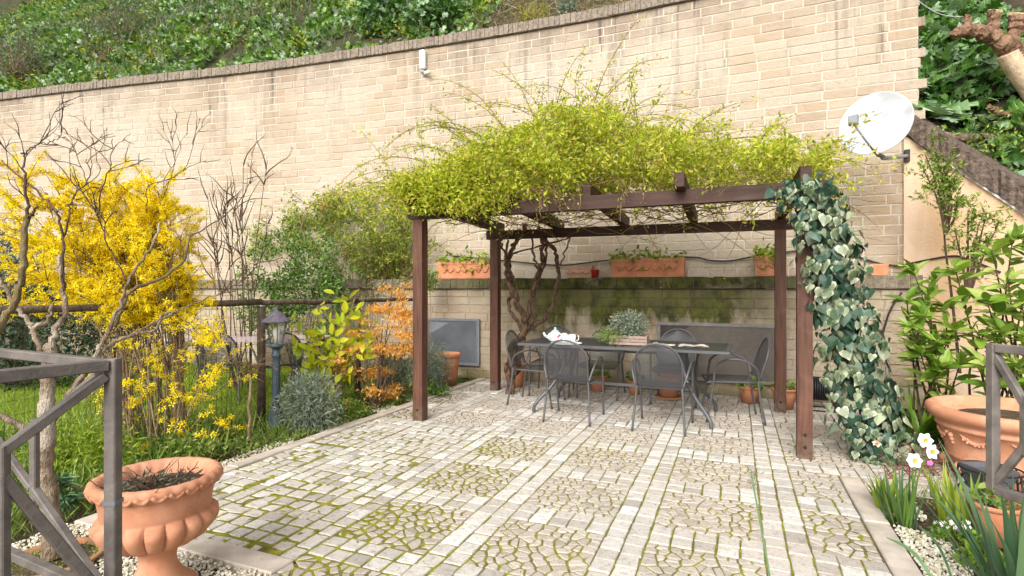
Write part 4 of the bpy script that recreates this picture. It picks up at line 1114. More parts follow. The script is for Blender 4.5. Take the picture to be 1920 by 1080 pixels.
# ------------------------------------------------------------------ steel railings
def rail_panel(root, a, b, zb, zt, w=.032, flip=False, postb=None, diamond=True, p0=True, p1=True):
    """a,b: plan ends; frame with a crossed diamond infill"""
    a, b = Vector(a), Vector(b); q = lambda k, z: a.lerp(b, k)+Vector((0, 0, z))
    zb2 = zb if postb is None else postb
    def br(nm, p, r, ww=w, hh=w): m_ = MB(); m_.bar(p, r, ww, hh, bev=.003); m_.build(nm, M['steel'], root)
    if p0: br('post', q(0, zb2), q(0, zt+w/2))
    if p1: br('post', q(1, zb2), q(1, zt+w/2))
    e = (w/2+.001)/(b-a).length
    br('top_rail', q(e, zt), q(1-e, zt)); br('bottom_rail', q(e, zb), q(1-e, zb))
    w2 = w*.78; m1, m2 = .34, .66; zm = (zb+zt)/2
    if flip:                                   # tall uprights with braces running to the corner
        for e_, m_ in ((.03, m1), (.97, m2)):
            br('brace', q(e_, zt-.03), q(m_, lerp(zt, zb, .27)), w2, w2); br('brace', q(m_, lerp(zt, zb, .36)), q(e_, zb+.03), w2, w2)
            br('upright', q(m_, lerp(zt, zb, .25)), q(m_, zb+w/2), w2*.97, w2*.97)
        return
    br('brace', q(.03, zt-.03), q(m1, lerp(zt, zb, .36)), w2, w2); br('brace', q(.97, zt-.03), q(m2, lerp(zt, zb, .36)), w2, w2)
    br('brace', q(.03, zb+.03), q(m1, lerp(zb, zt, .36)), w2, w2); br('brace', q(.97, zb+.03), q(m2, lerp(zb, zt, .36)), w2, w2)
    br('upright', q(m1, lerp(zb, zt, .30)), q(m1, lerp(zb, zt, .70)), w2*.97, w2*.97); br('upright', q(m2, lerp(zb, zt, .30)), q(m2, lerp(zb, zt, .70)), w2*.97, w2*.97)
    br('brace', q(m1+.012, lerp(zb, zt, .64)), q(m2-.012, lerp(zb, zt, .36)), w2*.94, w2*.94)
cpt = P(212, 541, 1.50); cpt.z = 0
rl = thing('steel_railing', 'grey steel corner railing with crossed braces in front of the terracotta urn', 'railing', cpt)
far = cpt+Vector((-.588, .29, 0))*1.82; near = cpt+Vector((-.347, -.588, 0))
rail_panel(rl, near, cpt, .50, 1.17, postb=0.0, flip=True)
rail_panel(rl, far, cpt+Vector((-.588, .29, 0)).normalized()*.036, .52, 1.168, w=.028, p1=False, postb=0.0)
mb = MB(); mb.box(cpt+Vector((0, 0, .79)), (.035, .035, .012)); mb.build('tape', M['grille_blue'], rl)
a, b = P(1862, 541, 2.15), P(2060, 541, 1.82); a.z = b.z = 0
rr = thing('steel_railing', 'grey steel railing end panel in front of the large terracotta pot', 'railing', b)
rail_panel(rr, a, b, .585, 1.145, w=.034)
mb = MB(); mb.bar(b+Vector((.02, .0, 0)), b+Vector((.02, 0, .6)), .034, .034); mb.build('foot', M['steel'], rr)

# ------------------------------------------------------------------ large terracotta vessels
uc = P(296, 541, 2.46); uc.z = 0
ur = thing('terracotta_urn', 'big orange terracotta urn with gadrooned bowl behind the steel railing', 'urn', uc); TT = WM[ur.name]
prof = [((r*.785 if z > .44 else r*.81)*1.0, z*1.04) for r, z in [(.185, 0), (.19, .035), (.165, .05), (.125, .08), (.098, .12), (.090, .155), (.098, .19), (.122, .20), (.13, .208), (.128, .216), (.165, .222), (.205, .236), (.24, .256), (.266, .280), (.286, .305), (.293, .322), (.290, .338), (.278, .351), (.266, .359), (.263, .366), (.266, .372), (.270, .40), (.276, .43), (.292, .46), (.325, .485), (.332, .50), (.325, .515), (.30, .522), (.275, .515), (.255, .49), (.25, .45)]]
NG = 18
def gad(i, a):
    z = prof[i][1]/1.04
    if .217 < z < .360: return 1+.14*(abs(math.cos(a*NG/2))**.5-.66)*min(1, (z-.215)/.02)*min(1, (.364-z)/.016)
    if .47 < z < .53: return 1+.012*math.cos(a*28)
    return 1
mb = MB(); mb.lathe(prof, 216, mod=gad); bowl = mb.build('bowl', M['terra_urn'], ur, TT, True)
NR = 26
for k in range(NR):
    a0 = 2*math.pi*k/NR; pts = []
    for i in range(7):
        t = i/6; a = a0+(t-.5)*2*math.pi/NR*.86; dz = math.sin(math.pi*t)*.024; r = .257-.5*dz
        pts.append(Vector((r*math.cos(a), r*math.sin(a), .516-dz)))
    mb = MB(); mb.tube(pts, .010, 6); mb.build('rim_scallop', M['terra_urn'], bowl, TT, True)
mb = MB(); mb.lathe([(.196, .478), (.12, .494), (.002, .498)], 24, closed_bot=False); mb.build('soil', M['soil'], ur, TT)

bc = P(1899, 541, 3.93); bc.z = .0
bp = thing('large_pot', 'very large round terracotta pot with relief garlands behind the right railing', 'pot', bc); TT = WM[bp.name]
BRR = .50
prof2 = [(.33, 0), (.345, .02), (.375, .13), (.385, .14), (.388, .155), (.382, .165), (.43, .35), (.44, .355), (.452, .365), (.452, .38), (.445, .39), (.455, .405), (.485, .425), (.505, .45), (.512, .475), (.505, .50), (.485, .513), (.465, .512), (.45, .495), (.44, .44)]
mb = MB(); mb.lathe(prof2, 72); bpb = mb.build('body', M['terra_urn'], bp, TT, True)
mb = MB(); mb.lathe([(.445, .43), (.2, .45), (.002, .455)], 28, closed_bot=False); mb.build('soil', M['soil'], bp, TT)
def rad_at(z): return .382+(z-.165)/(.35-.165)*.048
for k in range(9):
    a0 = 2*math.pi*k/9; mb = MB(); pts = []
    for i in range(9):
        t = i/8; a = a0+(t-.5)*.46; z = .335-.05*math.sin(math.pi*t); r = rad_at(z)+.004; pts.append(Vector((r*math.cos(a), r*math.sin(a), z)))
    mb.tube(pts, [.005+.009*math.sin(math.pi*i/8) for i in range(9)], 8)
    for i in range(1, 8):
        for _ in range(2): q = pts[i]; mb.ball(tuple(q*1.0+Vector((math.cos(a0)*.004, math.sin(a0)*.004, random.uniform(-.018, .012)))), .011, 6, 4)
    for j in range(3):
        a = a0+.26; r = rad_at(.30-.03*j)+.004; mb.ball((r*math.cos(a), r*math.sin(a), .31-.028*j), .02-.003*j, 8, 5)
    mb.build('garland', M['terra_urn'], bpb, TT, True)
    a = a0+.35; r = rad_at(.24)-.004; mb = MB(); mb.ball((r*math.cos(a)*.955, r*math.sin(a)*.955, .08), .045, 12, 8); mb.build('rosette', M['terra_urn'], bpb, TT, True)
# small pot with succulents and wire stand
sp = P(1866, 541, 2.95); sp.z = 0
t = pot(sp, .118, .215, 'small terracotta pot with seedlings in the flower bed below the railing', 'terra'); tuft(t, (sp.x, sp.y, .18), .09, .10, 130, 'narc', .04, LEAF); tuft(t, (sp.x-.04, sp.y, .19), .045, .14, 24, 'weed', .06, OVATE)
ws = P(1858, 541, 3.42); ws.z = 0
st = thing('plant_stand', 'black wrought wire stand holding a square black pot beside the large pot', 'plant stand', ws)
mb = MB()
for k in range(5):
    a = 2*math.pi*k/5; q = ws+Vector((.16*math.cos(a), .16*math.sin(a), 0)); mb.tube([q+Vector((.02*math.cos(a), .02*math.sin(a), 0)), q+Vector((0, 0, .24))], .006, 6)
for z in (.10, .24): mb.tube([ws+Vector((.16*math.cos(a), .16*math.sin(a), z)) for a in np.linspace(0, 2*math.pi, 25)], .006, 6, False)
for k in range(6):
    a = 2*math.pi*k/6; c0 = ws+Vector((.16*math.cos(a), .16*math.sin(a), .17)); tx = Vector((-math.sin(a), math.cos(a), 0))
    mb.tube([c0+tx*(.06-.006*i)*math.cos(i*.7)+Vector((0, 0, (.06-.006*i)*math.sin(i*.7))) for i in range(10)], .0045, 5)
mb.build('frame', M['iron'], st, smooth=True)
mb = MB(); mb.v = [(sx*k+ws.x-.02, sy*k+ws.y, z) for z, k in ((.11, .075), (.255, .105), (.255, .095), (.22, .09)) for sx, sy in ((-1, -1), (1, -1), (1, 1), (-1, 1))]
for i in range(3):
    for k in range(4): q = i*4; mb.f.append((q+k, q+(k+1) % 4, q+4+(k+1) % 4, q+4+k))
mb.f += [(3, 2, 1, 0), (12, 13, 14, 15)]; mb.build('black_pot', M['greyplastic'] if False else M['slate'], st)
# ------------------------------------------------------------------ vegetation
def arr(vs): return np.array([tuple(v) for v in vs])
def twigs(root, name, polys, r0, r1, mat, n=4):
    mb = MB()
    for p in polys:
        m = len(p); mb.tube(p, [lerp(r0, r1, i/(m-1)) for i in range(m)], n, False)
    return stuff(mb.build(name, mat, root, None, True))
def leaf_on(polys, per, t0=.2, jitter=.02):
    pos = []; dr = []
    for p in polys:
        for q, t in along(p, per, t0):
            pos.append(q+Vector((random.gauss(0, jitter), random.gauss(0, jitter), random.gauss(0, jitter)))); dr.append(t)
    return arr(pos), arr(dr)
def leaves_along(root, name, polys, per, size, mat, tmpl=LEAF, t0=.2, jitter=.02, up=.6):
    pos, dr = leaf_on(polys, per, t0, jitter); n = len(pos)
    Nn = rdirs(n)*.8; Nn[:, 2] += up; D = rdirs(n)*.9+dr*.6
    o = put(name, leaf_mesh(name, pos, D, Nn, RNG.uniform(.6, 1.25, n)*size, tmpl), M[mat], root); return stuff(o)
def blob(c, r, n, shell=.55):
    """points in a lumpy ellipsoid, thicker towards its surface"""
    d = rdirs(n); k = (shell+(1-shell)*RNG.random(n))[:, None]
    lump = np.array([1+.22*mnoise.noise(Vector(tuple(x*2.1+np.array(c)))) for x in d])[:, None]
    return np.array(c)+d*k*lump*np.array(r), d

# ---- climbing rose on the pergola
rs = thing('climbing_rose', 'yellow-green climbing rose heaped over the pergola with a twisted trunk', 'rose', G(957, 738))
Yr = 7.10
stems = [([(956, 742), (963, 695), (957, 655), (984, 615), (966, 560), (951, 512), (960, 470), (978, 440), (985, 420)], .055, .026),
         ([(968, 700), (978, 650), (985, 615), (996, 560), (1012, 500), (1016, 455), (1010, 425)], .04, .022),
         ([(980, 622), (1021, 597), (1041, 558), (1046, 500), (1036, 466), (1004, 432)], .034, .022),
         ([(960, 520), (948, 480), (940, 450), (930, 425)], .02, .012), ([(1008, 505), (1000, 470), (996, 430)], .018, .012),
         ([(960, 735), (950, 690), (966, 650), (978, 618), (955, 575), (962, 530), (948, 490), (955, 450)], .03, .018), ([(975, 690), (970, 650), (1000, 600), (1004, 540), (1022, 490), (1024, 445)], .02, .014), ([(1045, 510), (1060, 470), (1072, 440)], .012, .008), ([(962, 475), (1010, 462), (1060, 448), (1090, 436)], .014, .008)]
for px, r0, r1 in stems:
    pts = spline([P(x, y, Yr+random.uniform(-.06, .06)) for x, y in px], 7); m = len(pts)
    pts = [p+Vector((random.gauss(0, .012), random.gauss(0, .012), 0)) for p in pts]
    mb = MB(); mb.tube(pts, [lerp(r0, r1, i/(m-1))*random.uniform(.75, 1.25) for i in range(m)], 9); mb.build('trunk', M['bark_vine'], rs, None, False)
def PG(a, b, z): return C_FL.lerp(C_FR, a/3.55)*(1-b/1.8)+C_BL.lerp(C_BR, a/3.55)*(b/1.8)+Vector((0, 0, z))
def topH(a, b): return np.interp(a, [-.5, 0, .6, 1.2, 1.8, 2.4, 3.0, 3.6, 4.1], [.12, .38, .70, .96, .92, .60, .38, .34, .10])*max(.12, 1-((b-.8)/1.55)**2)
dense = []; 
for _ in range(760):
    a = random.uniform(-.25, 3.75) if random.random() < .45 else random.gauss(1.25, .75); b = random.uniform(-.3 if a < 1.2 else .05, 1.9)
    z = 2.34+topH(a, b)*random.random()**.7
    d = Vector((random.gauss(0, 1), random.gauss(0, 1), random.uniform(-.1, .8))) + U*(a-1.4)*.4-V*.35
    dense.append(cane(PG(a, b, z), d, random.uniform(.3, .75), 1.5, 6, .16))
twigs(rs, 'shoots', dense, .0035, .0015, M['rose_cane'], 3)
leaves_along(rs, 'shoot_leaves', dense, 40, .050, 'rose', LEAF, .05, .03)
pos = []
while len(pos) < 26000:
    a = random.uniform(-.35, 3.85) if random.random() < .4 else random.gauss(1.2, .8); b = random.uniform(-.4, 1.9)
    if not -.5 < a < 4: continue
    if a > 1.2 and b < -.05 and random.random() < .75: continue
    z = (2.30 if a < 1.2 else 2.37)+topH(a, b)*random.random()**.6; p = PG(a, b, z)
    if mnoise.noise(p*4.2) < .05+.14*(z-2.6): continue
    pos.append(tuple(p))
for _ in range(9000):                                         # curtain hanging over the front left beam
    a = random.triangular(-.3, 1.9, .35); z = random.triangular(2.05, 2.55, 2.42)+(.14 if a > 1.1 else 0); b = -.12-abs(random.gauss(0, .12)); p = PG(a, b, z)
    if mnoise.noise(p*3.3) < -.02+.12*(2.3-z): continue
    pos.append(tuple(p))
scatter('leaf_mass', pos, RNG.uniform(.032, .062, len(pos)), M['rose'], rs, LEAF, .5)
arcs = []
for px, py, b, ang_, L in ((930, 255, .4, 2.4, 1.5), (960, 240, .8, 2.0, 1.4), (1040, 230, .6, 1.9, 1.3), (1100, 225, .5, 1.3, 1.5), (1140, 230, .9, .95, 1.8), (1160, 235, .4, .7, 1.5), (1200, 240, .8, 1.9, 1.0), (1130, 235, 1.1, 2.2, 1.6),
                      (1230, 260, .7, .8, 1.4), (1300, 280, .5, .9, 1.2), (1380, 300, .5, 1.0, .9), (1450, 330, .2, .75, 1.0), (1470, 330, .2, 1.15, .9), (1480, 335, .3, .55, 1.1), (820, 290, .5, 2.6, 1.3), (780, 310, .3, 2.8, 1.1), (860, 280, .9, 2.4, 1.2), (900, 265, .3, 2.2, .9), (760, 330, .1, 2.9, .8), (1010, 235, 1.0, 1.6, 1.0), (1260, 270, .2, 1.2, 1.0), (1340, 290, .9, .6, 1.3)):
    p = P(px, py+25, lerp(5.6, 6.6, b)-(px-1000)*.0016)
    for k in range(3):
        d = Vector((math.cos(ang_+random.gauss(0, .14)), random.gauss(0, .25), math.sin(ang_+random.gauss(0, .14))))
        arcs.append(cane(p, d, L*random.uniform(.6, 1.05), 1.35, 12, .05))
twigs(rs, 'long_canes', arcs, .006, .0018, M['rose_cane'], 4)
leaves_along(rs, 'cane_leaves', arcs, 80, .040, 'rose', LEAF, .1, .022)
net = []
for _ in range(150):
    a, b = random.uniform(-.1, 3.6), random.uniform(0, 1.8); th = random.uniform(0, 6.28)
    net.append(cane(PG(a, b, random.uniform(2.10, 2.36)), (math.cos(th), math.sin(th), random.uniform(-.15, .1)), random.uniform(.5, 1.3), .1, 7, .22))
for _ in range(40):
    a = random.triangular(-.2, 3.4, .8); net.append(cane(PG(a, -.12, 2.35), (random.gauss(0, .4), -.3, -.6), random.uniform(.2, .45), 1.2, 6, .25))
twigs(rs, 'bare_twigs', net, .005, .002, M['rose_cane'], 4)
leaves_along(rs, 'under_leaves', net, 5, .035, 'rose', LEAF, .1, .03)

# ---- ivy column on the right front post
iv = thing('ivy_column', 'variegated ivy cascading down beside the front right pergola post', 'ivy', G(1640, 862))
ax = [(1500, 345, 66, 4.33), (1528, 400, 74, 4.32), (1545, 470, 70, 4.32), (1563, 540, 66, 4.34), (1588, 620, 64, 4.36), (1602, 690, 66, 4.38), (1622, 760, 74, 4.38), (1640, 820, 70, 4.36), (1645, 862, 50, 4.36)]
axp = [P(x, y, Y) for x, y, w, Y in ax]; axr = [w/F*Y*.90 for x, y, w, Y in ax]
sp_ = spline(axp, 6); spr = np.interp(np.linspace(0, len(axr)-1, len(sp_)), range(len(axr)), axr)
for k in range(5):
    o = Vector((random.gauss(0, .03), random.gauss(0, .03), 0)); mb = MB(); mb.tube([p+o+Vector((random.gauss(0, .015), random.gauss(0, .015), 0)) for p in sp_], .012, 6); mb.build('stem', M['bark_vine'], iv, None, True)
def ivy_pts(n, rk):
    pos = []; D = []; Nn = []; S = []
    for _ in range(n):
        t = random.random()**.95*(len(sp_)-1); i = min(int(t), len(sp_)-2); c = sp_[i].lerp(sp_[i+1], t-i); r = lerp(spr[i], spr[i+1], t-i)
        a = random.uniform(0, 2*math.pi) if random.random() < .3 else random.gauss(-math.pi/2, .95)
        o = Vector((math.cos(a), math.sin(a)*.75, 0)); q = r*random.uniform(*rk)*(1+.22*mnoise.noise(c*4+o*1.5))
        pos.append(tuple(c+o*q+Vector((0, 0, random.gauss(0, .03)))))
        nn = o+Vector((random.gauss(0, .45), random.gauss(0, .45), .38+random.gauss(0, .45))); dd = Vector((random.gauss(0, .45), random.gauss(0, .3), -1.0))
        D.append(tuple(dd)); Nn.append(tuple(nn)); S.append(random.choice((.038, .05, .06, .07, .08, .09, .11))*(.85 if c.z > 1.9 else 1.0))
    return np.array(pos), np.array(D), np.array(Nn), np.array(S)
M['ivy'] = ivy_mat()
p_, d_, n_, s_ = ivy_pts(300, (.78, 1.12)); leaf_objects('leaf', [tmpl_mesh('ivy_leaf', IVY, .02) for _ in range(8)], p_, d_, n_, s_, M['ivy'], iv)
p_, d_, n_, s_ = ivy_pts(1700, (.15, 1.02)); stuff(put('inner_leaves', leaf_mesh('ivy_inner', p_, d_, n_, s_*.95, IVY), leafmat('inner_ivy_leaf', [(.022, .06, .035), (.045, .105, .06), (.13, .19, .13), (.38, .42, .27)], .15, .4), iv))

# ---- forsythia
fo = thing('forsythia', 'forsythia bush covered in bright yellow flowers left of the patio', 'shrub', G(290, 856))
b0 = G(285, 850); Yf = b0.y
cn = []
for k in range(76):
    th = random.uniform(0, 6.28); q = b0+Vector((.26*math.cos(th), .2*math.sin(th), 0))
    tx, ty, tz = random.uniform(-4.40, -2.80), Yf+random.gauss(0.1, .38), random.uniform(1.2, 2.35)
    if tz > 2.0: tx = lerp(tx, -3.4, .4)
    end = Vector((tx, ty, tz)); mid = q.lerp(end, .5)+Vector((0, 0, .28+.2*random.random()))
    mid.x = lerp(mid.x, q.x, .45); mid.y = lerp(mid.y, q.y, .4)
    cn.append([p+Vector((random.gauss(0, .012), random.gauss(0, .012), random.gauss(0, .012))) for p in spline([q, mid, end], 7)])
twigs(fo, 'stems', cn, .0065, .0025, M['bark_tan'], 5)
sub = []
for p in cn:
    for q, t in along(p, 12, .33): sub.append(cane(q, t+Vector((random.gauss(0, .7), random.gauss(0, .7), random.gauss(.2, .5))), random.uniform(.15, .4), .4, 5, .15))
pos = []
for p in sub: pos += [tuple(q+Vector((random.gauss(0, .014), random.gauss(0, .014), random.gauss(0, .014)))) for q, _ in along(p, 40, .05) if q.z > 1.10]
for p in cn: pos += [tuple(q+Vector((random.gauss(0, .018), random.gauss(0, .018), random.gauss(0, .018)))) for q, _ in along(p, 30, .5) if q.z > 1.0]
low = []
for _ in range(70):                                          # loose blossom on the near side, down to the urn
    q = P(random.uniform(232, 415), random.triangular(560, 850, 620), random.uniform(4.15, 4.5)); c_ = cane(q, (random.gauss(0, .6), random.gauss(0, .4), random.gauss(.3, .5)), random.uniform(.08, .22), .3, 5, .2); sub.append(c_)
    pos += [tuple(p+Vector((random.gauss(0, .016), random.gauss(0, .016), random.gauss(0, .016)))) for p, _ in along(c_, 16, .0)]
for k in range(80):                                          # low side shoots with loose flowers
    q = b0+Vector((random.uniform(-.55, .45), random.uniform(-.25, .35), random.uniform(.02, .9))); low.append(cane(q, (random.gauss(.1, .5), random.gauss(0, .3), 1), random.uniform(.25, .6), .9, 6, .15))
twigs(fo, 'twigs', sub, .0035, .0015, M['bark_dark'], 3)
twigs(fo, 'low_shoots', low, .004, .002, M['bark_tan'], 4)
for p in low: pos += [tuple(q+Vector((random.gauss(0, .02), random.gauss(0, .02), random.gauss(0, .02)))) for q, _ in along(p, 11, .5)]
pos = np.array(pos)
def clumpy(pos, f, th): return np.array([p for p in pos if mnoise.noise(Vector(p)*f) > th])
pos = clumpy(pos, 7.5, -.24)
scatter('flowers', pos, RNG.uniform(.038, .06, len(pos)), M['yellow'], fo, FLOWER4, .4)
leaves_along(fo, 'young_leaves', sub[::3], 2, .035, 'grass', LEAF, .3, .01)

# ---- grey fig tree in a pot, far left foreground
Yt = 2.72; fb = P(100, 1046, Yt); fb.z = 0
ft = thing('fig_tree', 'bare grey-barked fig tree in a sunken pot behind the left railing', 'tree', fb)
def limb(px, r0, r1, mat='bark_fig', dY=(0, 0), tw=0, name='branch', n=8, L=.3, jit=.004):
    m0 = len(px); ctrl = [P(x, y, Yt+lerp(dY[0], dY[1], i/(m0-1))) for i, (x, y) in enumerate(px)]
    pts = spline(ctrl, 6); m = len(pts); pts = [p+Vector((random.gauss(0, jit), random.gauss(0, jit), random.gauss(0, jit))) for p in pts]
    kq = .52 if mat == 'bark_dark' else .66 if name != 'trunk' else .9
    mb = MB(); mb.tube(pts, [kq*lerp(r0, r1, i/(m-1))*random.uniform(.93, 1.08) for i in range(m)], n); mb.build(name, M[mat], ft, None, True)
    for _ in range(tw):
        q, t = along(pts, 1, .35)[0]; d = t+Vector((random.gauss(0, .6), random.gauss(0, .3), random.gauss(.35, .5)))
        c = cane(q, d, random.uniform(.35, .9)*L, -.3, 7, .16); TW.append(c)
        for _ in range(2): q2, t2 = along(c, 1, .3)[0]; TW.append(cane(q2, t2+Vector((random.gauss(0, .8), random.gauss(0, .4), random.gauss(.2, .5))), random.uniform(.06, .16), -.6, 5, .2))
TW = []
limb([(100, 1050), (96, 985), (90, 925), (86, 868), (88, 800), (88, 742), (90, 690), (94, 650)], .054, .027, name='trunk', n=12)
limb([(86, 850), (70, 825), (40, 800), (10, 785), (-30, 770)], .028, .02, dY=(0, -.1))
limb([(94, 655), (106, 613), (122, 587), (117, 525), (112, 480)], .024, .014, 'bark_fig', (0, .1))
limb([(90, 690), (68, 640), (60, 612), (45, 595), (20, 560), (0, 525)], .022, .014, dY=(0, .15))
limb([(62, 614), (92, 597), (96, 570)], .017, .013)
limb([(-40, 660), (0, 612), (28, 568), (42, 520), (47, 440), (51, 405)], .025, .017, 'bark_olive', (-.35, -.3))
limb([(51, 405), (49, 360), (46, 318), (46, 285)], .013, .006, 'bark_dark', (-.3, -.25), 3)
limb([(51, 405), (64, 398), (70, 385)], .012, .006, 'bark_dark', (-.3, -.3), 1)
limb([(46, 288), (60, 276), (85, 268), (110, 258), (118, 240)], .006, .003, 'bark_dark', (-.25, -.2), 2)
limb([(92, 800), (130, 740), (165, 690), (190, 645), (204, 622), (228, 565), (246, 517), (287, 458), (298, 417)], .023, .008, 'bark_fig', (0, .45), 3)
limb([(150, 715), (200, 652), (246, 629), (292, 616), (304, 592), (330, 586)], .018, .009, 'bark_fig', (.1, .5), 2)
limb([(215, 612), (246, 545), (292, 529), (342, 492), (356, 442)], .018, .009, 'bark_olive', (.3, .6), 2)
limb([(356, 444), (400, 417), (442, 387), (475, 333)], .008, .0035, 'bark_dark', (.6, .8), 5)
limb([(246, 630), (300, 600), (340, 580), (400, 555), (440, 545)], .010, .005, 'bark_fig', (.3, .7), 2)
limb([(120, 545), (117, 450), (104, 392), (67, 358), (0, 300)], .014, .006, 'bark_dark', (.05, .2), 3)
limb([(118, 455), (130, 400), (138, 370), (170, 330), (160, 300)], .010, .004, 'bark_dark', (.1, .2), 4)
limb([(237, 525), (208, 471), (183, 404), (137, 342), (83, 283)], .009, .004, 'bark_dark', (.2, .2), 6)
limb([(183, 404), (190, 358), (208, 308), (210, 262)], .008, .003, 'bark_dark', (.2, .2), 5)
limb([(200, 440), (172, 360), (150, 305), (130, 258)], .006, .0028, 'bark_dark', (.2, .3), 4)
limb([(275, 400), (278, 350), (320, 335), (350, 310), (362, 262)], .006, .003, 'bark_dark', (.6, .7), 5)
limb([(320, 336), (327, 300), (322, 258)], .004, .0025, 'bark_dark', (.65, .7), 4)
twigs(ft, 'twigs', TW, .0026, .001, M['bark_dark'], 4)
c = fb; mb = MB(); mb.lathe([(r, z-.125) for r, z in pot_prof(.215, .16)], 36, tuple(c)); mb.build('pot', M['terra_old'], ft, None, True)
mb = MB(); mb.lathe([(.19, .012), (.1, .02), (.002, .022)], 20, tuple(c), closed_bot=False); mb.build('soil', M['soil'], ft)
tuft(ft, (c.x, c.y, .015), .18, .03, 500, 'grass', .02, LEAFN, 'moss_tuft', 1.5)

# ---- plants behind the patio on the left
def bush(name, label, c, r, n, size, mat, cat='shrub', tmpl=LEAF, shell=.5, stems=0, smat='bark_tan', th=-.3, f=2.4, base=None):
    base = base or Vector((c[0], c[1], 0)); t = thing(name, label, cat, base)
    pos, d = blob(c, r, n, shell); k = np.array([mnoise.noise(Vector(tuple(p))*f) > th for p in pos]) & (pos[:, 2] > .01); pos, d = pos[k], d[k]
    scatter('foliage', pos, RNG.uniform(.65, 1.25, len(pos))*size, M[mat], t, tmpl, .4, d*.6)
    if stems:
        pl_ = []
        for _ in range(stems):
            q = Vector(tuple(pos[RNG.integers(len(pos))])); b = base+Vector((random.gauss(0, .05), random.gauss(0, .05), 0)); pl_.append(spline([b, b.lerp(q, .5)+Vector((0, 0, .12)), q], 4))
        twigs(t, 'stems', pl_, .009, .003, M[smat], 5)
    return t
bush('hedge_shrub', 'dense dark green shrub against the tall wall behind the fence', P(556, 545, 8.25), (1.0, .42, .92), 17000, .062, 'hedge', 'shrub', LEAF, .35, 14, 'bark_tan', -.12, 2.6, P(556, 541, 8.25)-Vector((0, 0, CH)))
bush('dark_hedge', 'dark green hedge on the lawn behind the fig tree at far left', (-6.9, 7.6, .65), (1.5, .6, .85), 9000, .075, 'dark_hedge', 'hedge', LEAF, .5, 6, 'bark_dark')
bush('grey_tree', 'grey-green shrub at the far left above the shed roof', (-8.2, 8.8, 1.9), (.95, .6, .75), 4500, .06, 'greybrush', 'shrub', LEAF, .3, 12, 'bark_dark', -.1)
bush('lavender', 'silvery lavender bush beside the garden lamp at the patio edge', (G(580, 806).x, G(580, 806).y, .25), (.30, .26, .33), 5200, .055, 'silver', 'shrub', LEAFN, .25, 30, 'silver', -.45, 5)
bush('lavender', 'silvery bush behind the orange-leaved maple', (P(738, 541, 6.75).x, 6.75, .34), (.36, .25, .36), 3600, .055, 'silver', 'shrub', LEAFN, .3, 20, 'silver', -.4, 5)
bush('lavender', 'silvery bush between the left pergola post and the old pot', (P(812, 541, 7.25).x, 7.25, .33), (.24, .22, .36), 3000, .05, 'silver', 'shrub', LEAFN, .3, 20, 'silver', -.4, 5)
bush('box_shrub', 'small green shrub under the trailing ledge planter at the left', (P(800, 541, 8.0).x, 8.0, 1.50), (.20, .16, .18), 700, .05, 'weed', 'shrub', LEAF, .3, 6, 'bark_tan', -.3, 4)
bush('low_plant', 'low fresh green plant at the kerb below the lemon tree', (G(650, 782).x, G(650, 782).y, .07), (.22, .16, .12), 1100, .05, 'weed', 'plant', LEAF, .2, 0, 'bark_tan', -.4, 5)
bush('low_plant', 'low green plant with tiny orange blooms beside the old mossy pot', (G(815, 742).x, G(815, 742).y, .07), (.20, .14, .12), 900, .045, 'hedge', 'plant', LEAF, .2, 0, 'bark_tan', -.4, 5)
bush('low_plant', 'low leafy plant behind the urn at the foot of the forsythia', (G(330, 868).x, G(330, 868).y, .09), (.34, .2, .14), 1600, .05, 'weed', 'plant', LEAF, .2, 0, 'bark_tan', -.4, 5)
bush('low_plant', 'feathery green plant at the left edge behind the fig trunk', (G(150, 900).x, G(150, 900).y, .2), (.45, .25, .28), 3200, .06, 'grass', 'plant', LEAFN, .2, 0, 'bark_tan', -.4, 5)
# olive-like bush in the table planter
p = on_table(1180, 646)
pos, d = blob((p.x, p.y, p.z+.21), (.22, .16, .16), 3000, .3); scatter('foliage', pos, RNG.uniform(.022, .04, len(pos)), M['silver'], pl, LEAF, .4, d*.6)
pos, d = blob((p.x-.2, p.y-.02, p.z+.10), (.20, .12, .09), 900, .3); scatter('trailing_foliage', pos, RNG.uniform(.016, .028, len(pos)), M['weed'], pl, LEAF, .4, d*.6)
bl = [cane((p.x+random.gauss(0, .08), p.y+random.gauss(0, .03), p.z+.07), (random.gauss(0, .6), random.gauss(0, .4), 1), .28, .2, 5, .15) for _ in range(34)]
twigs(pl, 'stems', bl, .004, .0015, M['bark_tan'], 4)

# lemon tree: leaves one by one
lc_ = G(634, 768); lt = thing('lemon_tree', 'small lemon tree with glossy yellow-green leaves inside the fence', 'tree', lc_)
lst = []
for tip, r in (((575, 600), .012), ((600, 640), .012), ((640, 560), .014), ((655, 590), .012), ((690, 640), .010), ((620, 690), .010), ((560, 660), .010), ((665, 560), .010), ((590, 720), .008), ((700, 600), .008), ((565, 620), .008), ((590, 590), .008)):
    e = P(*tip, lc_.y+random.uniform(-.2, .2)); b = lc_.copy(); m = b.lerp(e, .45)+Vector((random.gauss(0, .06), random.gauss(0, .05), .04)); m.x = lerp(m.x, b.x+.03, .5)
    pl2 = spline([b, m, e], 6); lst.append(pl2); mb = MB(); mb.tube(pl2, [lerp(r*1.5, .004, i/(len(pl2)-1)) for i in range(len(pl2))], 7); mb.build('branch', M['bark_tan'], lt, None, True)
pos = []; D = []
for p in lst:
    for q, t in along(p, 25, .4): pos.append(tuple(q+Vector((random.gauss(0, .085), random.gauss(0, .07), random.gauss(0, .065))))); D.append(tuple(t*.5+Vector((random.gauss(0, .6), random.gauss(0, .6), random.gauss(.1, .5)))))
n = len(pos); Nn = rdirs(n)*.7; Nn[:, 2] += .6; Nn[:, 1] -= .5
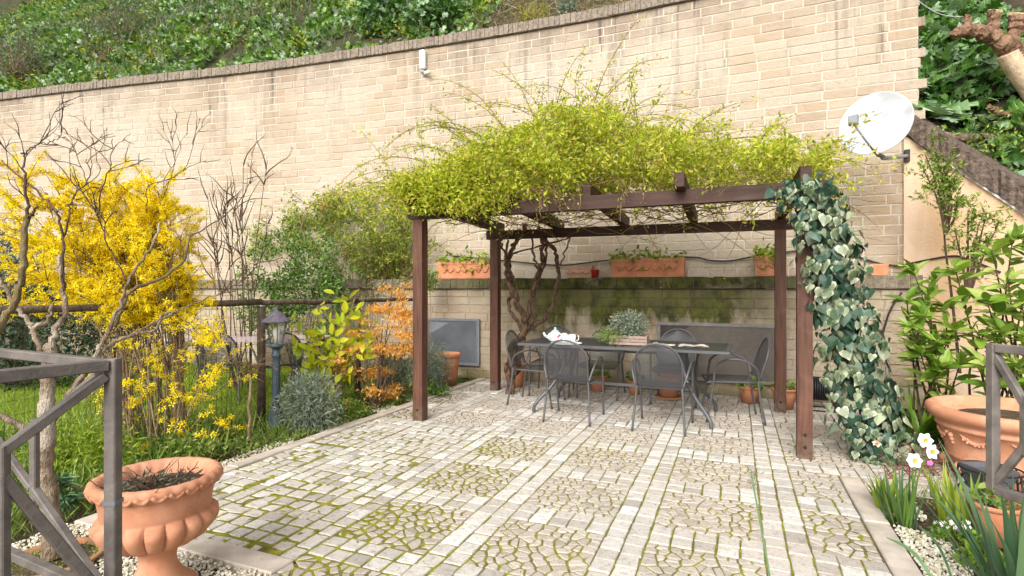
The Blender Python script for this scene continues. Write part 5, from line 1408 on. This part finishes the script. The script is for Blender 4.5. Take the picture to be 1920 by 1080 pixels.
leaf_objects('leaf', [tmpl_mesh('lemon_leaf', T_ovate(.52, .05, .15), .012) for _ in range(5)], np.array(pos), np.array(D), Nn, RNG.uniform(.10, .165, n), M['lemon'], lt)

# orange maple
oc = G(706, 768); om = thing('orange_maple', 'small maple with orange spring leaves left of the front pergola post', 'tree', oc); ob = []; pos = []
for tip in ((735, 545), (745, 590), (700, 610), (760, 620), (720, 650), (690, 660), (770, 655), (705, 700), (670, 690), (735, 730), (765, 600), (720, 580), (650, 660), (690, 735)):
    e = P(*tip, oc.y+random.uniform(-.15, .2)); m = oc.lerp(e, .5)+Vector((random.gauss(0, .05), 0, .02)); p = spline([oc, m, e], 5); ob.append(p)
    for _ in range(5):
        cc = e+Vector((random.gauss(0, .10), random.gauss(0, .08), random.gauss(-.01, .05)))
        for _ in range(60): pos.append(tuple(cc+Vector((random.gauss(0, .055), random.gauss(0, .045), random.gauss(0, .018)))))
twigs(om, 'branches', ob, .010, .003, M['bark_dark'], 5); scatter('foliage', pos, RNG.uniform(.03, .065, len(pos)), M['orange'], om, T_leaf(.36, .05), 1.0)

# rose and climbers on the wall left of the pergola
def wallpts(pxs, off=(.02, .3)):
    out = []
    for px, py in pxs:
        o = random.uniform(*off); p, t, n = wall(wall_s_fast(px), o); out.append(Vector((p.x, p.y, CH+(HZ-py)/F*p.y)))
    return out
_pxg = np.arange(380, 1920, 5.0); _sg = np.array([wall_s(x, .1) for x in _pxg])
def wall_s_fast(px): return float(np.interp(px, _pxg, _sg))
wr = thing('wall_rose', 'loose pale green rambling rose on the wall left of the pergola', 'rose', P(705, 541, 8.2)-Vector((0, 0, CH)))
cn = []
for _ in range(60):
    x0 = random.uniform(650, 780); x1 = x0+random.gauss(0, 45); y1 = random.uniform(360, 480)
    a = wallpts([(x0, 590), ((x0+x1)/2+random.gauss(0, 20), 500), (x1, y1)], (.05, .45)); cn.append(spline(a, 6))
    q, t = along(cn[-1], 1, .5)[0]; cn.append(cane(q, (random.gauss(0, .8), -.5, .6), random.uniform(.3, .8), 1.1, 7, .12))
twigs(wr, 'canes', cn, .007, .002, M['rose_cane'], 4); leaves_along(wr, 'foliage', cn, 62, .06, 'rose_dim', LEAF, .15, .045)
wc = thing('wall_climber', 'green climber arching over the wall above the dark shrub', 'climber', P(600, 541, 8.7)-Vector((0, 0, CH)))
pos = []
for cx, cy, rx, ry, n in ((655, 375, 32, 22, 620), (690, 385, 38, 30, 420), (610, 395, 40, 24, 800), (560, 420, 46, 30, 900), (510, 445, 40, 30, 600), (590, 440, 36, 34, 800), (640, 395, 20, 26, 350), (480, 470, 30, 30, 350), (740, 430, 34, 60, 800), (725, 500, 40, 50, 800), (760, 380, 26, 30, 400)):
    for p in wallpts([(random.gauss(cx, rx*.6), random.gauss(cy, ry*.6)) for _ in range(n)], (.03, .32)): pos.append(tuple(p))
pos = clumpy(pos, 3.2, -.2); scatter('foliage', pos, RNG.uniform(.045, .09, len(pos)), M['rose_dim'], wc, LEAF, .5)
pos = [tuple(p) for p in wallpts([(random.gauss(624, 12), random.gauss(380, 12)) for _ in range(160)], (.2, .36))]; scatter('orange_leaves', pos, RNG.uniform(.03, .055, len(pos)), M['orange'], wc, LEAF, .5)
twigs(wc, 'stems', [spline(wallpts([(x, 590), (x+random.gauss(0, 10), 500), (x+random.gauss(0, 30), random.uniform(390, 450))], (.1, .4)), 6) for x in (575, 585, 560, 600, 640, 545, 610, 620)], .012, .004, M['bark_tan'], 5)
bs = thing('bare_shrub', 'tall bare brown shrub with seed heads against the wall beside the forsythia', 'shrub', P(455, 541, 7.4)-Vector((0, 0, CH)))
b = []; tips = []
for k in range(12):
    x = random.uniform(425, 475); e = P(x+random.gauss(0, 35), random.uniform(300, 430), 7.4+random.uniform(-.3, .3)); q = P(x, 541, 7.4)-Vector((0, 0, CH)); p = spline([q, q.lerp(e, .5)+Vector((random.gauss(0, .1), 0, 0)), e], 7); b.append(p); tips.append(e)
    for _ in range(5): q2, t2 = along(p, 1, .5)[0]; c2 = cane(q2, t2+Vector((random.gauss(0, .6), random.gauss(0, .3), .2)), random.uniform(.2, .6), -.1, 6, .16); b.append(c2); tips.append(c2[-1])
twigs(bs, 'stems', b, .010, .003, M['bark_dark'], 4)
pos = [tuple(t+Vector((random.gauss(0, .025), random.gauss(0, .02), random.gauss(0, .02)))) for t in tips for _ in range(8)]; scatter('seed_heads', pos, .022, M['greybrush'], bs)
by = thing('rose_bush', 'bare thorny rose bush with a thin stem beside the fence post', 'shrub', G(468, 826)); b = []; q0 = G(468, 826); hd = q0+Vector((0, 0, .62))
b.append([q0.lerp(hd, i/6)+Vector((random.gauss(0, .008), 0, 0)) for i in range(7)]); tb_ = []
for _ in range(26): tb_.append(cane(hd+Vector((0, 0, random.uniform(-.05, .06))), (random.gauss(0, 1), random.gauss(0, .7), random.uniform(.0, .9)), random.uniform(.2, .5), .8, 7, .2))
twigs(by, 'stem', b, .016, .012, M['bark_tan'], 7); twigs(by, 'branches', tb_, .005, .002, M['rose_cane'], 4)

# ---- grass, weeds, gravel
def uvpts(n, u0, u1, v0, v1, z=(0, .02), f=None, th=-9):
    u = RNG.uniform(u0, u1, n); v = RNG.uniform(v0, v1, n); out = np.array([UV(a, b, 0) for a, b in zip(u, v)])
    out[:, 2] = RNG.uniform(*z, n)-.03
    if f: out = out[[mnoise.noise(Vector((p[0]*f, p[1]*f, 3))) > th for p in out]]
    return out
def blades(name, pos, h, mat, lean=.45, tm=T_leaf(.09, .0)):
    n = len(pos); D = rdirs(n)*lean; D[:, 2] = 1; Nn = rdirs(n); Nn[:, 2] *= .2
    return stuff(put(name, leaf_mesh(name, pos, D, Nn, RNG.uniform(.5, 1.2, n)*h, tm), M[mat]))
tag(blades('lawn_grass', uvpts(42000, -9.5, UF, 1.0, 8.2), .10, 'grass', .9, T_leaf(.06, 0)), 'bright green unmown lawn behind the wire fence', 'grass')
tag(blades('bed_grass', uvpts(9000, UF, -3.68, 1.0, 7.4, f=1.6, th=-.15), .10, 'weed', .9, T_leaf(.07, 0)), 'patchy grass and weeds in the bed along the left kerb', 'grass')
pos = np.concatenate([uvpts(9000, UF-.1, -3.66, 2.6, 7.3, (0, .10), 2.2, -.15), uvpts(9000, -6.0, -3.72, -.2, 3.4, (0, .20), 1.8, -.25)])
tag(scatter('ground_weeds', pos, RNG.uniform(.02, .045, len(pos)), M['weed'], None, LEAF, .8), 'low leafy weeds covering the bed at the left', 'weeds')
tag(blades('tall_weeds', uvpts(5200, -6.0, -3.85, -.2, 3.9, f=1.5, th=-.2), .28, 'weed', .7, T_leaf(.05, 0)), 'tall feathery green weeds under the fig tree', 'weeds')
sp0 = uvpts(10, -4.4, -3.9, 2.0, 3.2)
for i, (px, py) in enumerate(((105, 905), (122, 935))):
    c = G(px, 1000); t = thing('spurge_plant', 'blue-green spurge with drooping whorled leaves beside the fig trunk' if i else 'upper blue-green spurge rosette behind the fig trunk', 'plant', c+Vector((0, .5, 0)))
    cc = P(px, py, 3.3); a = RNG.uniform(0, 6.28, 130); D = np.stack([np.cos(a), np.sin(a), RNG.uniform(-1.2, .6, 130)], 1); stuff(put('leaves', leaf_mesh('spurge', np.array([tuple(cc)]*130)+RNG.normal(size=(130, 3))*.02, D, rdirs(130)+np.array([0, 0, 1.]), RNG.uniform(.06, .12, 130), LEAFN), M['iris'], t))
    mb = MB(); mb.tube([c+Vector((0, .5, 0)), cc], .008, 5); mb.build('stem', M['bark_tan'], t)
def pebbles(name, label, pts, s=(.006, .014)):
    T = np.array([(sx*.5, sy*.5, sz*.32) for sz in (-1, 1) for sx, sy in ((-1, -.7), (.8, -1), (1, .8), (-.7, 1))]); fs = np.array([(3, 2, 1, 0), (4, 5, 6, 7), (0, 1, 5, 4), (1, 2, 6, 5), (2, 3, 7, 6), (3, 0, 4, 7)])
    n = len(pts); a = RNG.uniform(0, 6.28, n); S = RNG.uniform(*s, n)
    Rm = np.zeros((n, 3, 3)); Rm[:, 0, 0] = np.cos(a); Rm[:, 0, 1] = -np.sin(a); Rm[:, 1, 0] = np.sin(a); Rm[:, 1, 1] = np.cos(a); Rm[:, 2, 2] = 1
    Tj = T[None]*(1+RNG.normal(size=(n, 8, 3))*.14); VV = np.einsum('nij,nkj->nki', Rm, Tj)*S[:, None, None]+pts[:, None, :]
    o = put(name, mesh_np(name, VV.reshape(-1, 3), [(fs[None]+(np.arange(n)*8)[:, None, None]).reshape(-1, 4)]), M['gravel']); stuff(o); tag(o, label, 'gravel')
gzv = (.022, .042)
pebbles('gravel', 'pale gravel strip along the right kerb beside the daffodils', uvpts(5000, .84, 1.06, 1.3, 4.4, gzv, 3.0, -.3))
pebbles('gravel', 'pale gravel strip along the left kerb', uvpts(3000, -3.80, -3.60, 2.2, 7.0, gzv, 1.8, -.05))
pebbles('gravel', 'pale gravel round the foot of the urn', uvpts(9000, -3.6, -1.9, .9, 1.95, gzv))

# ---- right bed
def ribbon_leaf(p, d, L, w, droop=1.2, n=7):
    pts = cane(p, d, L, droop, n, .03); mb = MB(); up = Vector((0, 0, 1)); m = len(pts)
    for i, q in enumerate(pts):
        t = (pts[min(i+1, m-1)]-pts[max(i-1, 0)]).normalized(); s = t.cross(up)
        s = s.normalized() if s.length > .05 else Vector((1, 0, 0)); nn = s.cross(t); k = w*(math.sin(math.pi*(.22+.78*i/(m-1))) if i < m-1 else .03)
        mb.v += [tuple(q-s*k+nn*k*.35), tuple(q), tuple(q+s*k+nn*k*.35)]
    for i in range(m-1):
        a = i*3; mb.f += [(a, a+1, a+4, a+3), (a+1, a+2, a+5, a+4)]
    return mb
def clump(name, label, c, n, L, w, mat, spread=.5, droop=1.2, cat='plant', r=.05, bias=(0, 0, 0)):
    t = thing(name, label, cat, c)
    for _ in range(n):
        a = random.uniform(0, 6.28); q = Vector(c)+Vector((r*math.cos(a)*random.random(), r*math.sin(a)*random.random(), -.02))
        d = Vector((math.cos(a)*spread*random.random(), math.sin(a)*spread*random.random(), 1))+Vector(bias)*random.random()
        ribbon_leaf(q, d, L*random.uniform(.65, 1.1), w*random.uniform(.7, 1.15), droop).build('leaf', M[mat], t, None, True)
    return t
def narcissus_flower(root, base, head, face, r=.045):
    mb = MB(); mb.tube(spline([base, base.lerp(head, .6)+Vector((0, 0, .03)), head], 5), .0042, 6); mb.build('flower_stem', M['narc'], root, None, True)
    f = Vector(face).normalized(); x = f.orthogonal().normalized(); y = f.cross(x)
    Mx = Matrix((x, y, f)).transposed().to_4x4(); Mx.translation = head+f*.012
    for k in range(6):
        a = math.pi/3*k+.2; m_ = MB(); ca, sa = math.cos(a), math.sin(a)
        def pet(u_, v_): 
            rr = .006+v_*(r-.006); ww = (u_-.5)*2*r*.42*math.sin(math.pi*min(.98, .12+v_*.86))**.7; return (ca*rr-sa*ww, sa*rr+ca*ww, .004*(k % 2)+.010*v_*v_-.004*abs(u_-.5)+random.uniform(-.001, .001))
        m_.grid(pet, 4, 5); m_.build('petal', M['petal'], root, Mx, True)
    m_ = MB(); m_.lathe([(.004, .002), (.008, .010), (.0125, .016), (.011, .016), (.004, .006)], 14, mod=lambda i, a: 1+.06*math.cos(a*9)); m_.build('corona', M['corona'], root, Mx, True)
nc = G(1688, 978); nt = clump('narcissus', 'clump of white narcissus with orange cups in the right bed', nc, 46, .36, .008, 'narc', .42, .5, 'flower', .09, (-.25, 0, 0))
for (x, y), fc_ in zip(((1711, 863), (1731, 826), (1742, 846)), ((-.15, -1, .25), (-.1, -1, .3), (.15, -1, .15))):
    narcissus_flower(nt, nc+Vector((random.uniform(.02, .08), 0, 0)), P(x, y, nc.y-.03), fc_)
clump('narcissus', 'leafy clump of young bulbs without flowers beside the small pot', G(1800, 985), 48, .34, .012, 'grass', .55, .8, 'plant', .13)
clump('narcissus', 'short broad leaf clump left of the white narcissus', G(1660, 955), 20, .26, .016, 'grass', .6, .9, 'plant', .06)
fw = thing('faded_flower', 'single faded cream flower drooping beside the ivy foot', 'flower', G(1672, 905)); narcissus_flower(fw, G(1685, 905), P(1645, 828, 3.9), (-.6, -.6, -.5), .03)
pk = thing('pink_flower', 'small pink flower between the narcissus and the big pot', 'flower', G(1745, 930)); q = G(1745, 930); hd = P(1742, 868, q.y)
mb = MB(); mb.tube([q, hd], .004, 5); mb.build('stem', M['narc'], pk); mb = MB(); mb.ball(tuple(hd), .016, 10, 6, (1, .8, .8)); [mb.ball(tuple(hd+Vector((.013*math.cos(a), -.008, .011*math.sin(a)))), .009, 6, 4) for a in (0, 1.2, 2.5, 3.7, 5)]; mb.build('bloom', M['pink'], pk, None, True)
vi = thing('viola', 'small viola clump with white and violet flowers in the right bed', 'flower', G(1790, 1016)); vc = G(1790, 1016)
tuft(vi, (vc.x, vc.y, 0), .10, .10, 320, 'strap', .035, LEAF)
hp = [(vc.x+random.gauss(0, .05), vc.y-.02+random.gauss(0, .03), .085+random.random()*.035) for _ in range(24)]
n = len(hp); stuff(put('white_flowers', leaf_mesh('viola', np.array(hp), rdirs(n)*.4+np.array([0, 0, 1.]), np.array([[0, -1, .5]]*n)+rdirs(n)*.3, .026, T_flower(5, .6)), M['petal'], vi))
hp = [(vc.x+random.gauss(0, .06), vc.y-.01+random.gauss(0, .03), .08+random.random()*.03) for _ in range(16)]
n = len(hp); stuff(put('violet_flowers', leaf_mesh('viola2', np.array(hp), rdirs(n)*.4+np.array([0, 0, 1.]), np.array([[0, -1, .5]]*n)+rdirs(n)*.3, .022, T_flower(5, .6)), M['violet'], vi))
t = thing('seedling', 'low green rosette plant at the front of the right bed', 'plant', G(1850, 1062)); q = G(1850, 1062); tuft(t, (q.x, q.y, 0), .10, .09, 160, 'strap', .055, OVATE)
clump('iris', 'long blue-green iris leaves arching in from the lower right corner', P(1900, 1130, 2.15)-Vector((0, 0, 0)), 36, .60, .016, 'iris', .6, .9, 'plant', .10, (-.25, 0, 0))
ic = P(1850, 541, 1.75); ic.z = .0; it = thing('iris_leaf_fan', 'two dark iris leaves crossing the kerb at the bottom right', 'plant', ic)
for e in ((1660, 1006), (1722, 985)):
    tip = P(e[0], e[1], 2.0); pts = spline([ic+Vector((0, 0, -.02)), ic.lerp(tip, .55)+Vector((0, 0, .14)), tip], 6); mb = MB(); m = len(pts)
    for i, q in enumerate(pts): k = .012*(1-(i/(m-1))**2.2)+.0008; mb.v += [tuple(q+Vector((0, 0, k))), tuple(q+Vector((.003, -.006, 0))), tuple(q-Vector((0, 0, k)))]
    for i in range(m-1): a = i*3; mb.f += [(a, a+1, a+4, a+3), (a+1, a+2, a+5, a+4)]
    mb.build('leaf', M['iris'], it, None, True)
ss = thing('flower_stalk', 'single thin dark flower stalk with dried head standing over the paving', 'plant', (P(1470, 541, 1.62).x, 1.62, .0)); s0 = Vector((P(1485, 541, 1.62).x, 1.62, 0)); s1 = P(1408, 886, 1.80)
mb = MB(); mb.tube(spline([s0, s0.lerp(s1, .5)+Vector((.012, 0, 0)), s1], 8), [.0042]*8+[.0032]*9, 6); mb.build('stalk', M['iris'], ss, None, True)
hp = np.array([tuple(s1+Vector((random.gauss(.008, .010), random.gauss(0, .01), random.gauss(-.012, .022)))) for _ in range(70)]); scatter('seed_head', hp, RNG.uniform(.008, .018, 70), M['greybrush'], ss, LEAFN)
pos = uvpts(2600, .85, 2.6, 2.3, 5.2, (0, .05), 2.4, .12); tag(scatter('bed_weeds', pos, RNG.uniform(.015, .04, len(pos)), M['weed'], None, LEAF, .8), 'tiny weeds scattered over the right bed soil', 'weeds')
rt = [cane(G(random.uniform(1660, 1790), random.uniform(872, 905)), (random.gauss(0, 1), random.gauss(0, .6), .5), random.uniform(.15, .4), 1.0, 6, .25) for _ in range(60)]
t = thing('red_twigs', 'low tangle of reddish bare twigs between ivy and big pot', 'shrub', G(1720, 880)); twigs(t, 'twigs', rt, .004, .0018, simple('red_twig', (.22, .07, .05), .7), 4)
clump('agapanthus', 'bright strap-leaved plant behind the ivy foot', G(1720, 832), 64, .66, .019, 'strap', .75, 1.7, 'plant', .10)
clump('agapanthus', 'smaller strap-leaved plant next to the big pot', G(1775, 838), 26, .42, .018, 'strap', .7, 1.7, 'plant', .08)

# ---- laurel-like shrubs behind the big pot
def laurel(name, label, base, tips, per, sz, mat, cat='shrub'):
    t = thing(name, label, cat, base); pos = []; D = []
    for (x, y, Y) in tips:
        e = P(x, y, Y); b = base+Vector((random.gauss(0, .12), random.gauss(0, .08), 0)); p = spline([b, b.lerp(e, .5)+Vector((random.gauss(0, .06), random.gauss(0, .05), .05)), e], 7)
        mb = MB(); mb.tube(p, [lerp(.013, .004, i/(len(p)-1)) for i in range(len(p))], 6); mb.build('stem', M['bark_dark'], t, None, True)
        for q, tt in along(p, per, .5)+[(e-(e-p[-3])*random.random()*.5, (e-p[-3]).normalized()) for _ in range(per//2)]:
            d = tt*.55+Vector((random.gauss(0, .75), random.gauss(0, .75), random.gauss(.05, .35))); pos.append(tuple(q)); D.append(tuple(d))
    pos, D = np.array(pos), np.array(D); n = len(pos); Nn = rdirs(n)*.45; Nn[:, 2] += .9; Nn[:, 1] -= .25
    leaf_objects('leaf', [tmpl_mesh('laurel_leaf', T_ovate(.40, .05, .28), .010) for _ in range(6)], pos[:300], D[:300], Nn[:300], RNG.uniform(.7, 1.15, min(n, 300))*sz, M[mat], t)
    return t
laurel('laurel_shrub', 'leafy green shrub between the ivy and the orange wall', P(1745, 541, 4.9)-Vector((0, 0, CH)), [(1712, 505, 4.8), (1752, 520, 4.9), (1700, 560, 4.8), (1705, 610, 4.7), (1735, 590, 4.7), (1770, 570, 4.8), (1755, 640, 4.7), (1725, 660, 4.7), (1790, 620, 4.7), (1800, 680, 4.6), (1765, 690, 4.6), (1740, 545, 4.9)], 16, .175, 'laurel')
laurel('laurel_shrub', 'tall leafy shrub behind the big pot at the right edge', P(1890, 541, 4.6)-Vector((0, 0, CH)), [(1860, 470, 4.6), (1900, 440, 4.6), (1935, 470, 4.5), (1890, 520, 4.5), (1850, 560, 4.5), (1915, 560, 4.4), (1830, 620, 4.5), (1880, 620, 4.4), (1930, 640, 4.4), (1850, 680, 4.4), (1900, 690, 4.4), (1870, 580, 4.5), (1790, 500, 4.8)], 15, .185, 'laurel')
wsr = thing('twiggy_climber', 'small-leaved climber with brown stems on the orange wall under the coping', 'climber', P(1790, 541, 5.6)-Vector((0, 0, CH)))
cn = [spline([P(1800, 700, 5.5), P(1785, 560, 5.6), P(1772, 460, 5.7), P(1768, 380, 5.75), P(1752, 310, 5.8)], 6)]
for x, y in ((1735, 290), (1750, 265), (1772, 300), (1780, 340), (1757, 350), (1790, 380), (1730, 315), (1765, 275)): cn.append(spline([P(1772, 440, 5.65), P((1772+x)/2+8, (440+y)/2, 5.6), P(x, y, 5.6)], 6))
for x, y in ((1850, 400), (1835, 420), (1790, 430), (1870, 425), (1815, 395)): cn.append(spline([P(1815, 560, 5.3), P((1815+x)/2, (540+y)/2, 5.3), P(x, y, 5.3)], 6))
twigs(wsr, 'stems', cn, .016, .004, M['bark_dark'], 6)
side = [cane(q, t+Vector((random.gauss(0, .8), random.gauss(-.3, .4), random.gauss(0, .5))), random.uniform(.1, .28), .8, 5, .2) for p in cn for q, t in along(p, 7, .35)]
twigs(wsr, 'twigs', side, .003, .0015, M['bark_dark'], 3); leaves_along(wsr, 'foliage', side, 22, .05, 'weed', LEAF, .1, .02)

# ---- the bank: plants above the wall
def hpts(n, s0, s1, d0, d1, h=(0, .25), f=.9, th=-9):
    s = RNG.uniform(s0, s1, n); d = RNG.uniform(d0, d1, n); out = []
    for a, b in zip(s, d):
        q = hill_p((a-.2)/(WL-.3), (b-.30)/13); 
        if mnoise.noise(Vector((q.x*f, q.z*f, q.y*f))) > th: out.append((q.x, q.y, q.z+random.uniform(*h)))
    return np.array(out)
sA = wall_s(860, 0); 
pos = hpts(46000, sA-.2, 27, .25, 7.6, (-.05, .30), 1.1, -.28)
tag(scatter('bank_foliage', pos, RNG.uniform(.07, .15, len(pos)), M['hillgreen'], None, T_lobed(2, .5, .3), .6, np.array([[0, -.5, .1]])), 'mass of green leafy plants covering the bank above the tall wall', 'undergrowth')
pos = hpts(18000, sA-.2, 27, .25, 7.0, (.1, .45), .8, .12)
tag(scatter('bank_flowers', pos, RNG.uniform(.05, .10, len(pos)), M['spurge'], None, LEAF, .8), 'yellow-green flowering weeds on the bank above the wall', 'weeds')
pos = hpts(7000, sA+1.0, 20.5, .3, 6.0, (.05, .40), .7, .1); D = rdirs(len(pos))*.6; D[:, 2] += 1
tag(stuff(put('bank_dry_stalks', leaf_mesh('stalks', pos, D, rdirs(len(pos)), RNG.uniform(.15, .5, len(pos)), T_leaf(.05, 0)), M['greybrush'])), 'dry grey stalks standing among the bank plants', 'weeds')
pos = hpts(7000, .3, sA+.1, .28, 2.2, (-.03, .10)); D = rdirs(len(pos)); D[:, 2] = np.abs(D[:, 2])*.6
tag(stuff(put('dry_straw', leaf_mesh('straw', pos, D, rdirs(len(pos)), RNG.uniform(.1, .32, len(pos)), T_leaf(.05, 0)), M['dry'])), 'dry straw and dead stalks on the bank above the wall centre', 'straw')
def bank_bush(px, d, r, n, size, mat, name, label, tm=LEAF, stems=10):
    s = wall_s(px, -d); q = hill_p((s-.2)/(WL-.3), (d-.3)/13); t = thing(name, label, 'shrub', q)
    pos, dd = blob((q.x, q.y, q.z+r[2]*.6), r, n, .35); k = np.array([mnoise.noise(Vector(tuple(p))*2.6) > -.25 for p in pos]); pos, dd = pos[k], dd[k]
    scatter('foliage', pos, RNG.uniform(.65, 1.25, len(pos))*size, M[mat], t, tm, .5, dd*.6)
    twigs(t, 'stems', [spline([q, q.lerp(Vector(tuple(pos[i])), .5)+Vector((0, 0, .05)), Vector(tuple(pos[i]))], 4) for i in RNG.integers(0, len(pos), stems)], .012, .004, M['bark_tan'], 4)
bank_bush(820, .9, (.55, .45, .55), 1500, .11, 'acanthus', 'bank_shrub', 'glossy dark green shrub leaning over the coping left of the straw', T_lobed(2, .5, .3))
bank_bush(720, 1.4, (.6, .5, .6), 1500, .11, 'acanthus', 'bank_shrub', 'glossy dark green shrub higher on the bank above the white wall light', T_lobed(2, .5, .3))
bank_bush(920, 1.9, (.5, .4, .4), 900, .10, 'acanthus', 'bank_shrub', 'dark green shrub at the top edge above the dry twigs', T_lobed(2, .5, .3))
bank_bush(1062, .75, (.16, .15, .35), 700, .06, 'silver', 'bank_shrub', 'small blue-green shrub standing in the straw on the coping')
bank_bush(1000, .75, (.34, .2, .34), 900, .055, 'spurge', 'bank_shrub', 'yellow-green wispy shrub in the straw on the coping', LEAFN)
bank_bush(30, 1.1, (1.0, .6, 1.0), 3800, .075, 'greybrush', 'dry_bush', 'grey leafless brush at the top left corner of the bank', LEAFN, 60)
bank_bush(230, 2.6, (.9, .6, .8), 2600, .075, 'greybrush', 'dry_bush', 'grey-green brush high on the bank right of the corner brush', LEAFN, 30)
bw = [cane(hill_p((wall_s(x, -.5)-.2)/(WL-.3), .03), (random.gauss(0, 1), random.gauss(-.3, .5), .4), random.uniform(.3, .7), .6, 6, .3) for x in np.random.default_rng(3).uniform(850, 1000, 90)]
t = thing('twig_heap', 'heap of dry brown twigs on the coping below the dark shrub', 'twigs', bw[0][0]); twigs(t, 'twigs', bw, .007, .003, simple('dry_twig', (.17, .12, .10), .9), 4)

# ---- right flank: acanthus, logs, pollarded tree
AC = [tmpl_mesh('acanthus_leaf', T_lobed(6, .40, .35), .012) for _ in range(4)]+[tmpl_mesh('acanthus_leaf', T_lobed(5, .46, .55), .012) for _ in range(3)]
labs = ['top left', 'top middle', 'top right', 'second row left', 'second row middle', 'second row right', 'beside the wall end', 'largest', 'under the pollarded limb', 'at the right edge', 'just above the logs', 'lowest, touching the dish']
spots = ((1745, 30, 8.3), (1800, 60, 8.0), (1880, 40, 8.0), (1740, 95, 7.6), (1800, 130, 7.4), (1900, 110, 7.4), (1738, 150, 7.1), (1770, 185, 6.95), (1830, 170, 7.0), (1905, 180, 6.9), (1850, 205, 6.8), (1745, 205, 6.75))
for (x, y, Y), l in zip(spots, labs):
    c = P(x, y+18, Y); gzz = hr_z(c.x, c.y); base = Vector((c.x, c.y, min(gzz, c.z)-.03)); t = thing('acanthus', 'acanthus with big lobed leaves right of the wall, '+l, 'plant', base)
    n = 27; a = RNG.uniform(0, 6.28, n); D = np.stack([np.cos(a), np.sin(a)*.7-.6, RNG.uniform(-.3, .8, n)], 1); Nn = np.stack([np.cos(a)*-.1, np.sin(a)*-.1-.75, np.full(n, .9)], 1)+rdirs(n)*.3
    leaf_objects('leaf', AC, np.array([tuple(c+Vector((random.gauss(0, .05), random.gauss(0, .05), random.uniform(-.08, .05))))for _ in range(n)]), D, Nn, RNG.uniform(.26, .50, n), M['acanthus'], t)
    mb = MB(); mb.tube([base, c], .02, 6); mb.build('crown_stem', M['bark_tan'], t)
n = 13000; pos = []
for _ in range(n):
    p = hr_p(random.uniform(-4.5, 3.0), random.uniform(.42, 5)); pos.append((p.x, p.y, p.z+random.uniform(-.02, .22)))
pos = clumpy(pos, 1.2, -.3)
tag(scatter('flank_foliage', pos, RNG.uniform(.10, .24, len(pos)), M['acanthus'], None, T_lobed(4, .45, .4), .5, np.array([[0, -.6, -.1]])), 'dark leafy undergrowth on the bank right of the tall wall', 'undergrowth')
pos = [tuple(P(random.gauss(1875, 40), random.gauss(262, 22), random.uniform(6.0, 6.9))) for _ in range(900)]
tag(scatter('flank_weeds', pos, RNG.uniform(.04, .08, len(pos)), M['weed'], None, LEAF, .8), 'pale yellow-green weeds behind the sloping coping at the right', 'weeds')
for i, (a, b, r, l) in enumerate((((1735, 238, 6.6), (1860, 240, 6.9), .05, 'weathered upper log lying behind the sloping coping'), ((1760, 255, 6.3), (1935, 262, 6.5), .055, 'weathered lower log lying behind the sloping coping'))):
    p, q = P(*a), P(*b); mb = MB(); mb.tube([p.lerp(q, k/8)-p+Vector((0, 0, random.gauss(0, .008))) for k in range(9)], [r*random.uniform(.9, 1.1) for _ in range(9)], 10); tag(mb.build('log', M['log'], None, Matrix.Translation(p), True), l, 'log', 'logs behind the coping')
pt = thing('pollarded_tree', 'pollarded tree limb with cut stubs reaching in at the top right', 'tree', P(2040, 330, 6.2))
def plimb(name, px, rs_, mat, Y=6.2):
    jj = .001 if mat == 'bark_pale' else .008; pts = spline([P(x, y, Y) for x, y in px], 6); m = len(pts); pts = [p+Vector((random.gauss(0, jj), random.gauss(0, jj), random.gauss(0, jj))) for p in pts]
    rr = .84*np.interp(np.linspace(0, 1, m), np.linspace(0, 1, len(rs_)), rs_); mb = MB(); mb.tube(pts, [r*random.uniform(.98, 1.02) if mat == 'bark_pale' else r*random.uniform(.92, 1.1) for r in rr], 22)
    k = .022 if mat == 'bark_pollard' else .006
    mb.v = [tuple(Vector(p)+Vector((mnoise.noise(Vector(p)*22), mnoise.noise(Vector(p)*22+Vector((9, 0, 0))), mnoise.noise(Vector(p)*22+Vector((0, 9, 0)))))*k) for p in mb.v]
    mb.build(name, M[mat], pt, None, mat != 'bark_pollard'); return pts
plimb('trunk', [(2045, 340), (1985, 245), (1935, 165), (1905, 125), (1890, 100)], [.19, .16, .14, .13, .13], 'bark_pale')
plimb('limb', [(1905, 122), (1895, 95), (1870, 75), (1845, 62), (1810, 58), (1786, 66)], [.13, .13, .10, .085, .08, .05], 'bark_pollard')
plimb('stub', [(1855, 68), (1862, 45), (1866, 22)], [.085, .07, .075], 'bark_pollard'); plimb('stub', [(1893, 95), (1902, 60), (1908, 28)], [.10, .085, .095], 'bark_pollard'); plimb('stub', [(1818, 60), (1813, 42), (1812, 34)], [.05, .045, .04], 'bark_pollard')
for x, y, r in ((1866, 20, .066), (1909, 26, .084)):
    c = P(x, y, 6.2); mb = MB(); mb.lathe([(r, -.015), (r*.98, .008), (r*.6, .012), (.001, .014)], 20, mod=lambda i, a: 1+.06*math.sin(a*5+1)+.04*math.sin(a*9)); Mx = Matrix.Translation(c) @ Matrix.Rotation(.55, 4, 'X'); mb.build('cut_face', M['cut_wood'], pt, Mx)
plimb('dead_branch', [(1985, 225), (1930, 212), (1890, 214), (1860, 206), (1857, 196)], [.05, .045, .04, .035, .015], 'bark_pollard', 6.3)

# dead plant in the urn
tw_ = [cane((uc.x+random.gauss(.02, .06), uc.y+random.gauss(-.03, .05), .488), (random.gauss(0, 1), random.gauss(-.2, .7), .5), random.uniform(.06, .2), .8, 6, .3) for _ in range(40)]
twigs(ur, 'dead_stems', tw_, .0035, .0015, M['bark_dark'], 4)
tuft(ur, (uc.x, uc.y, .49), .16, .03, 160, 'greybrush', .03, LEAF, 'dead_leaves')
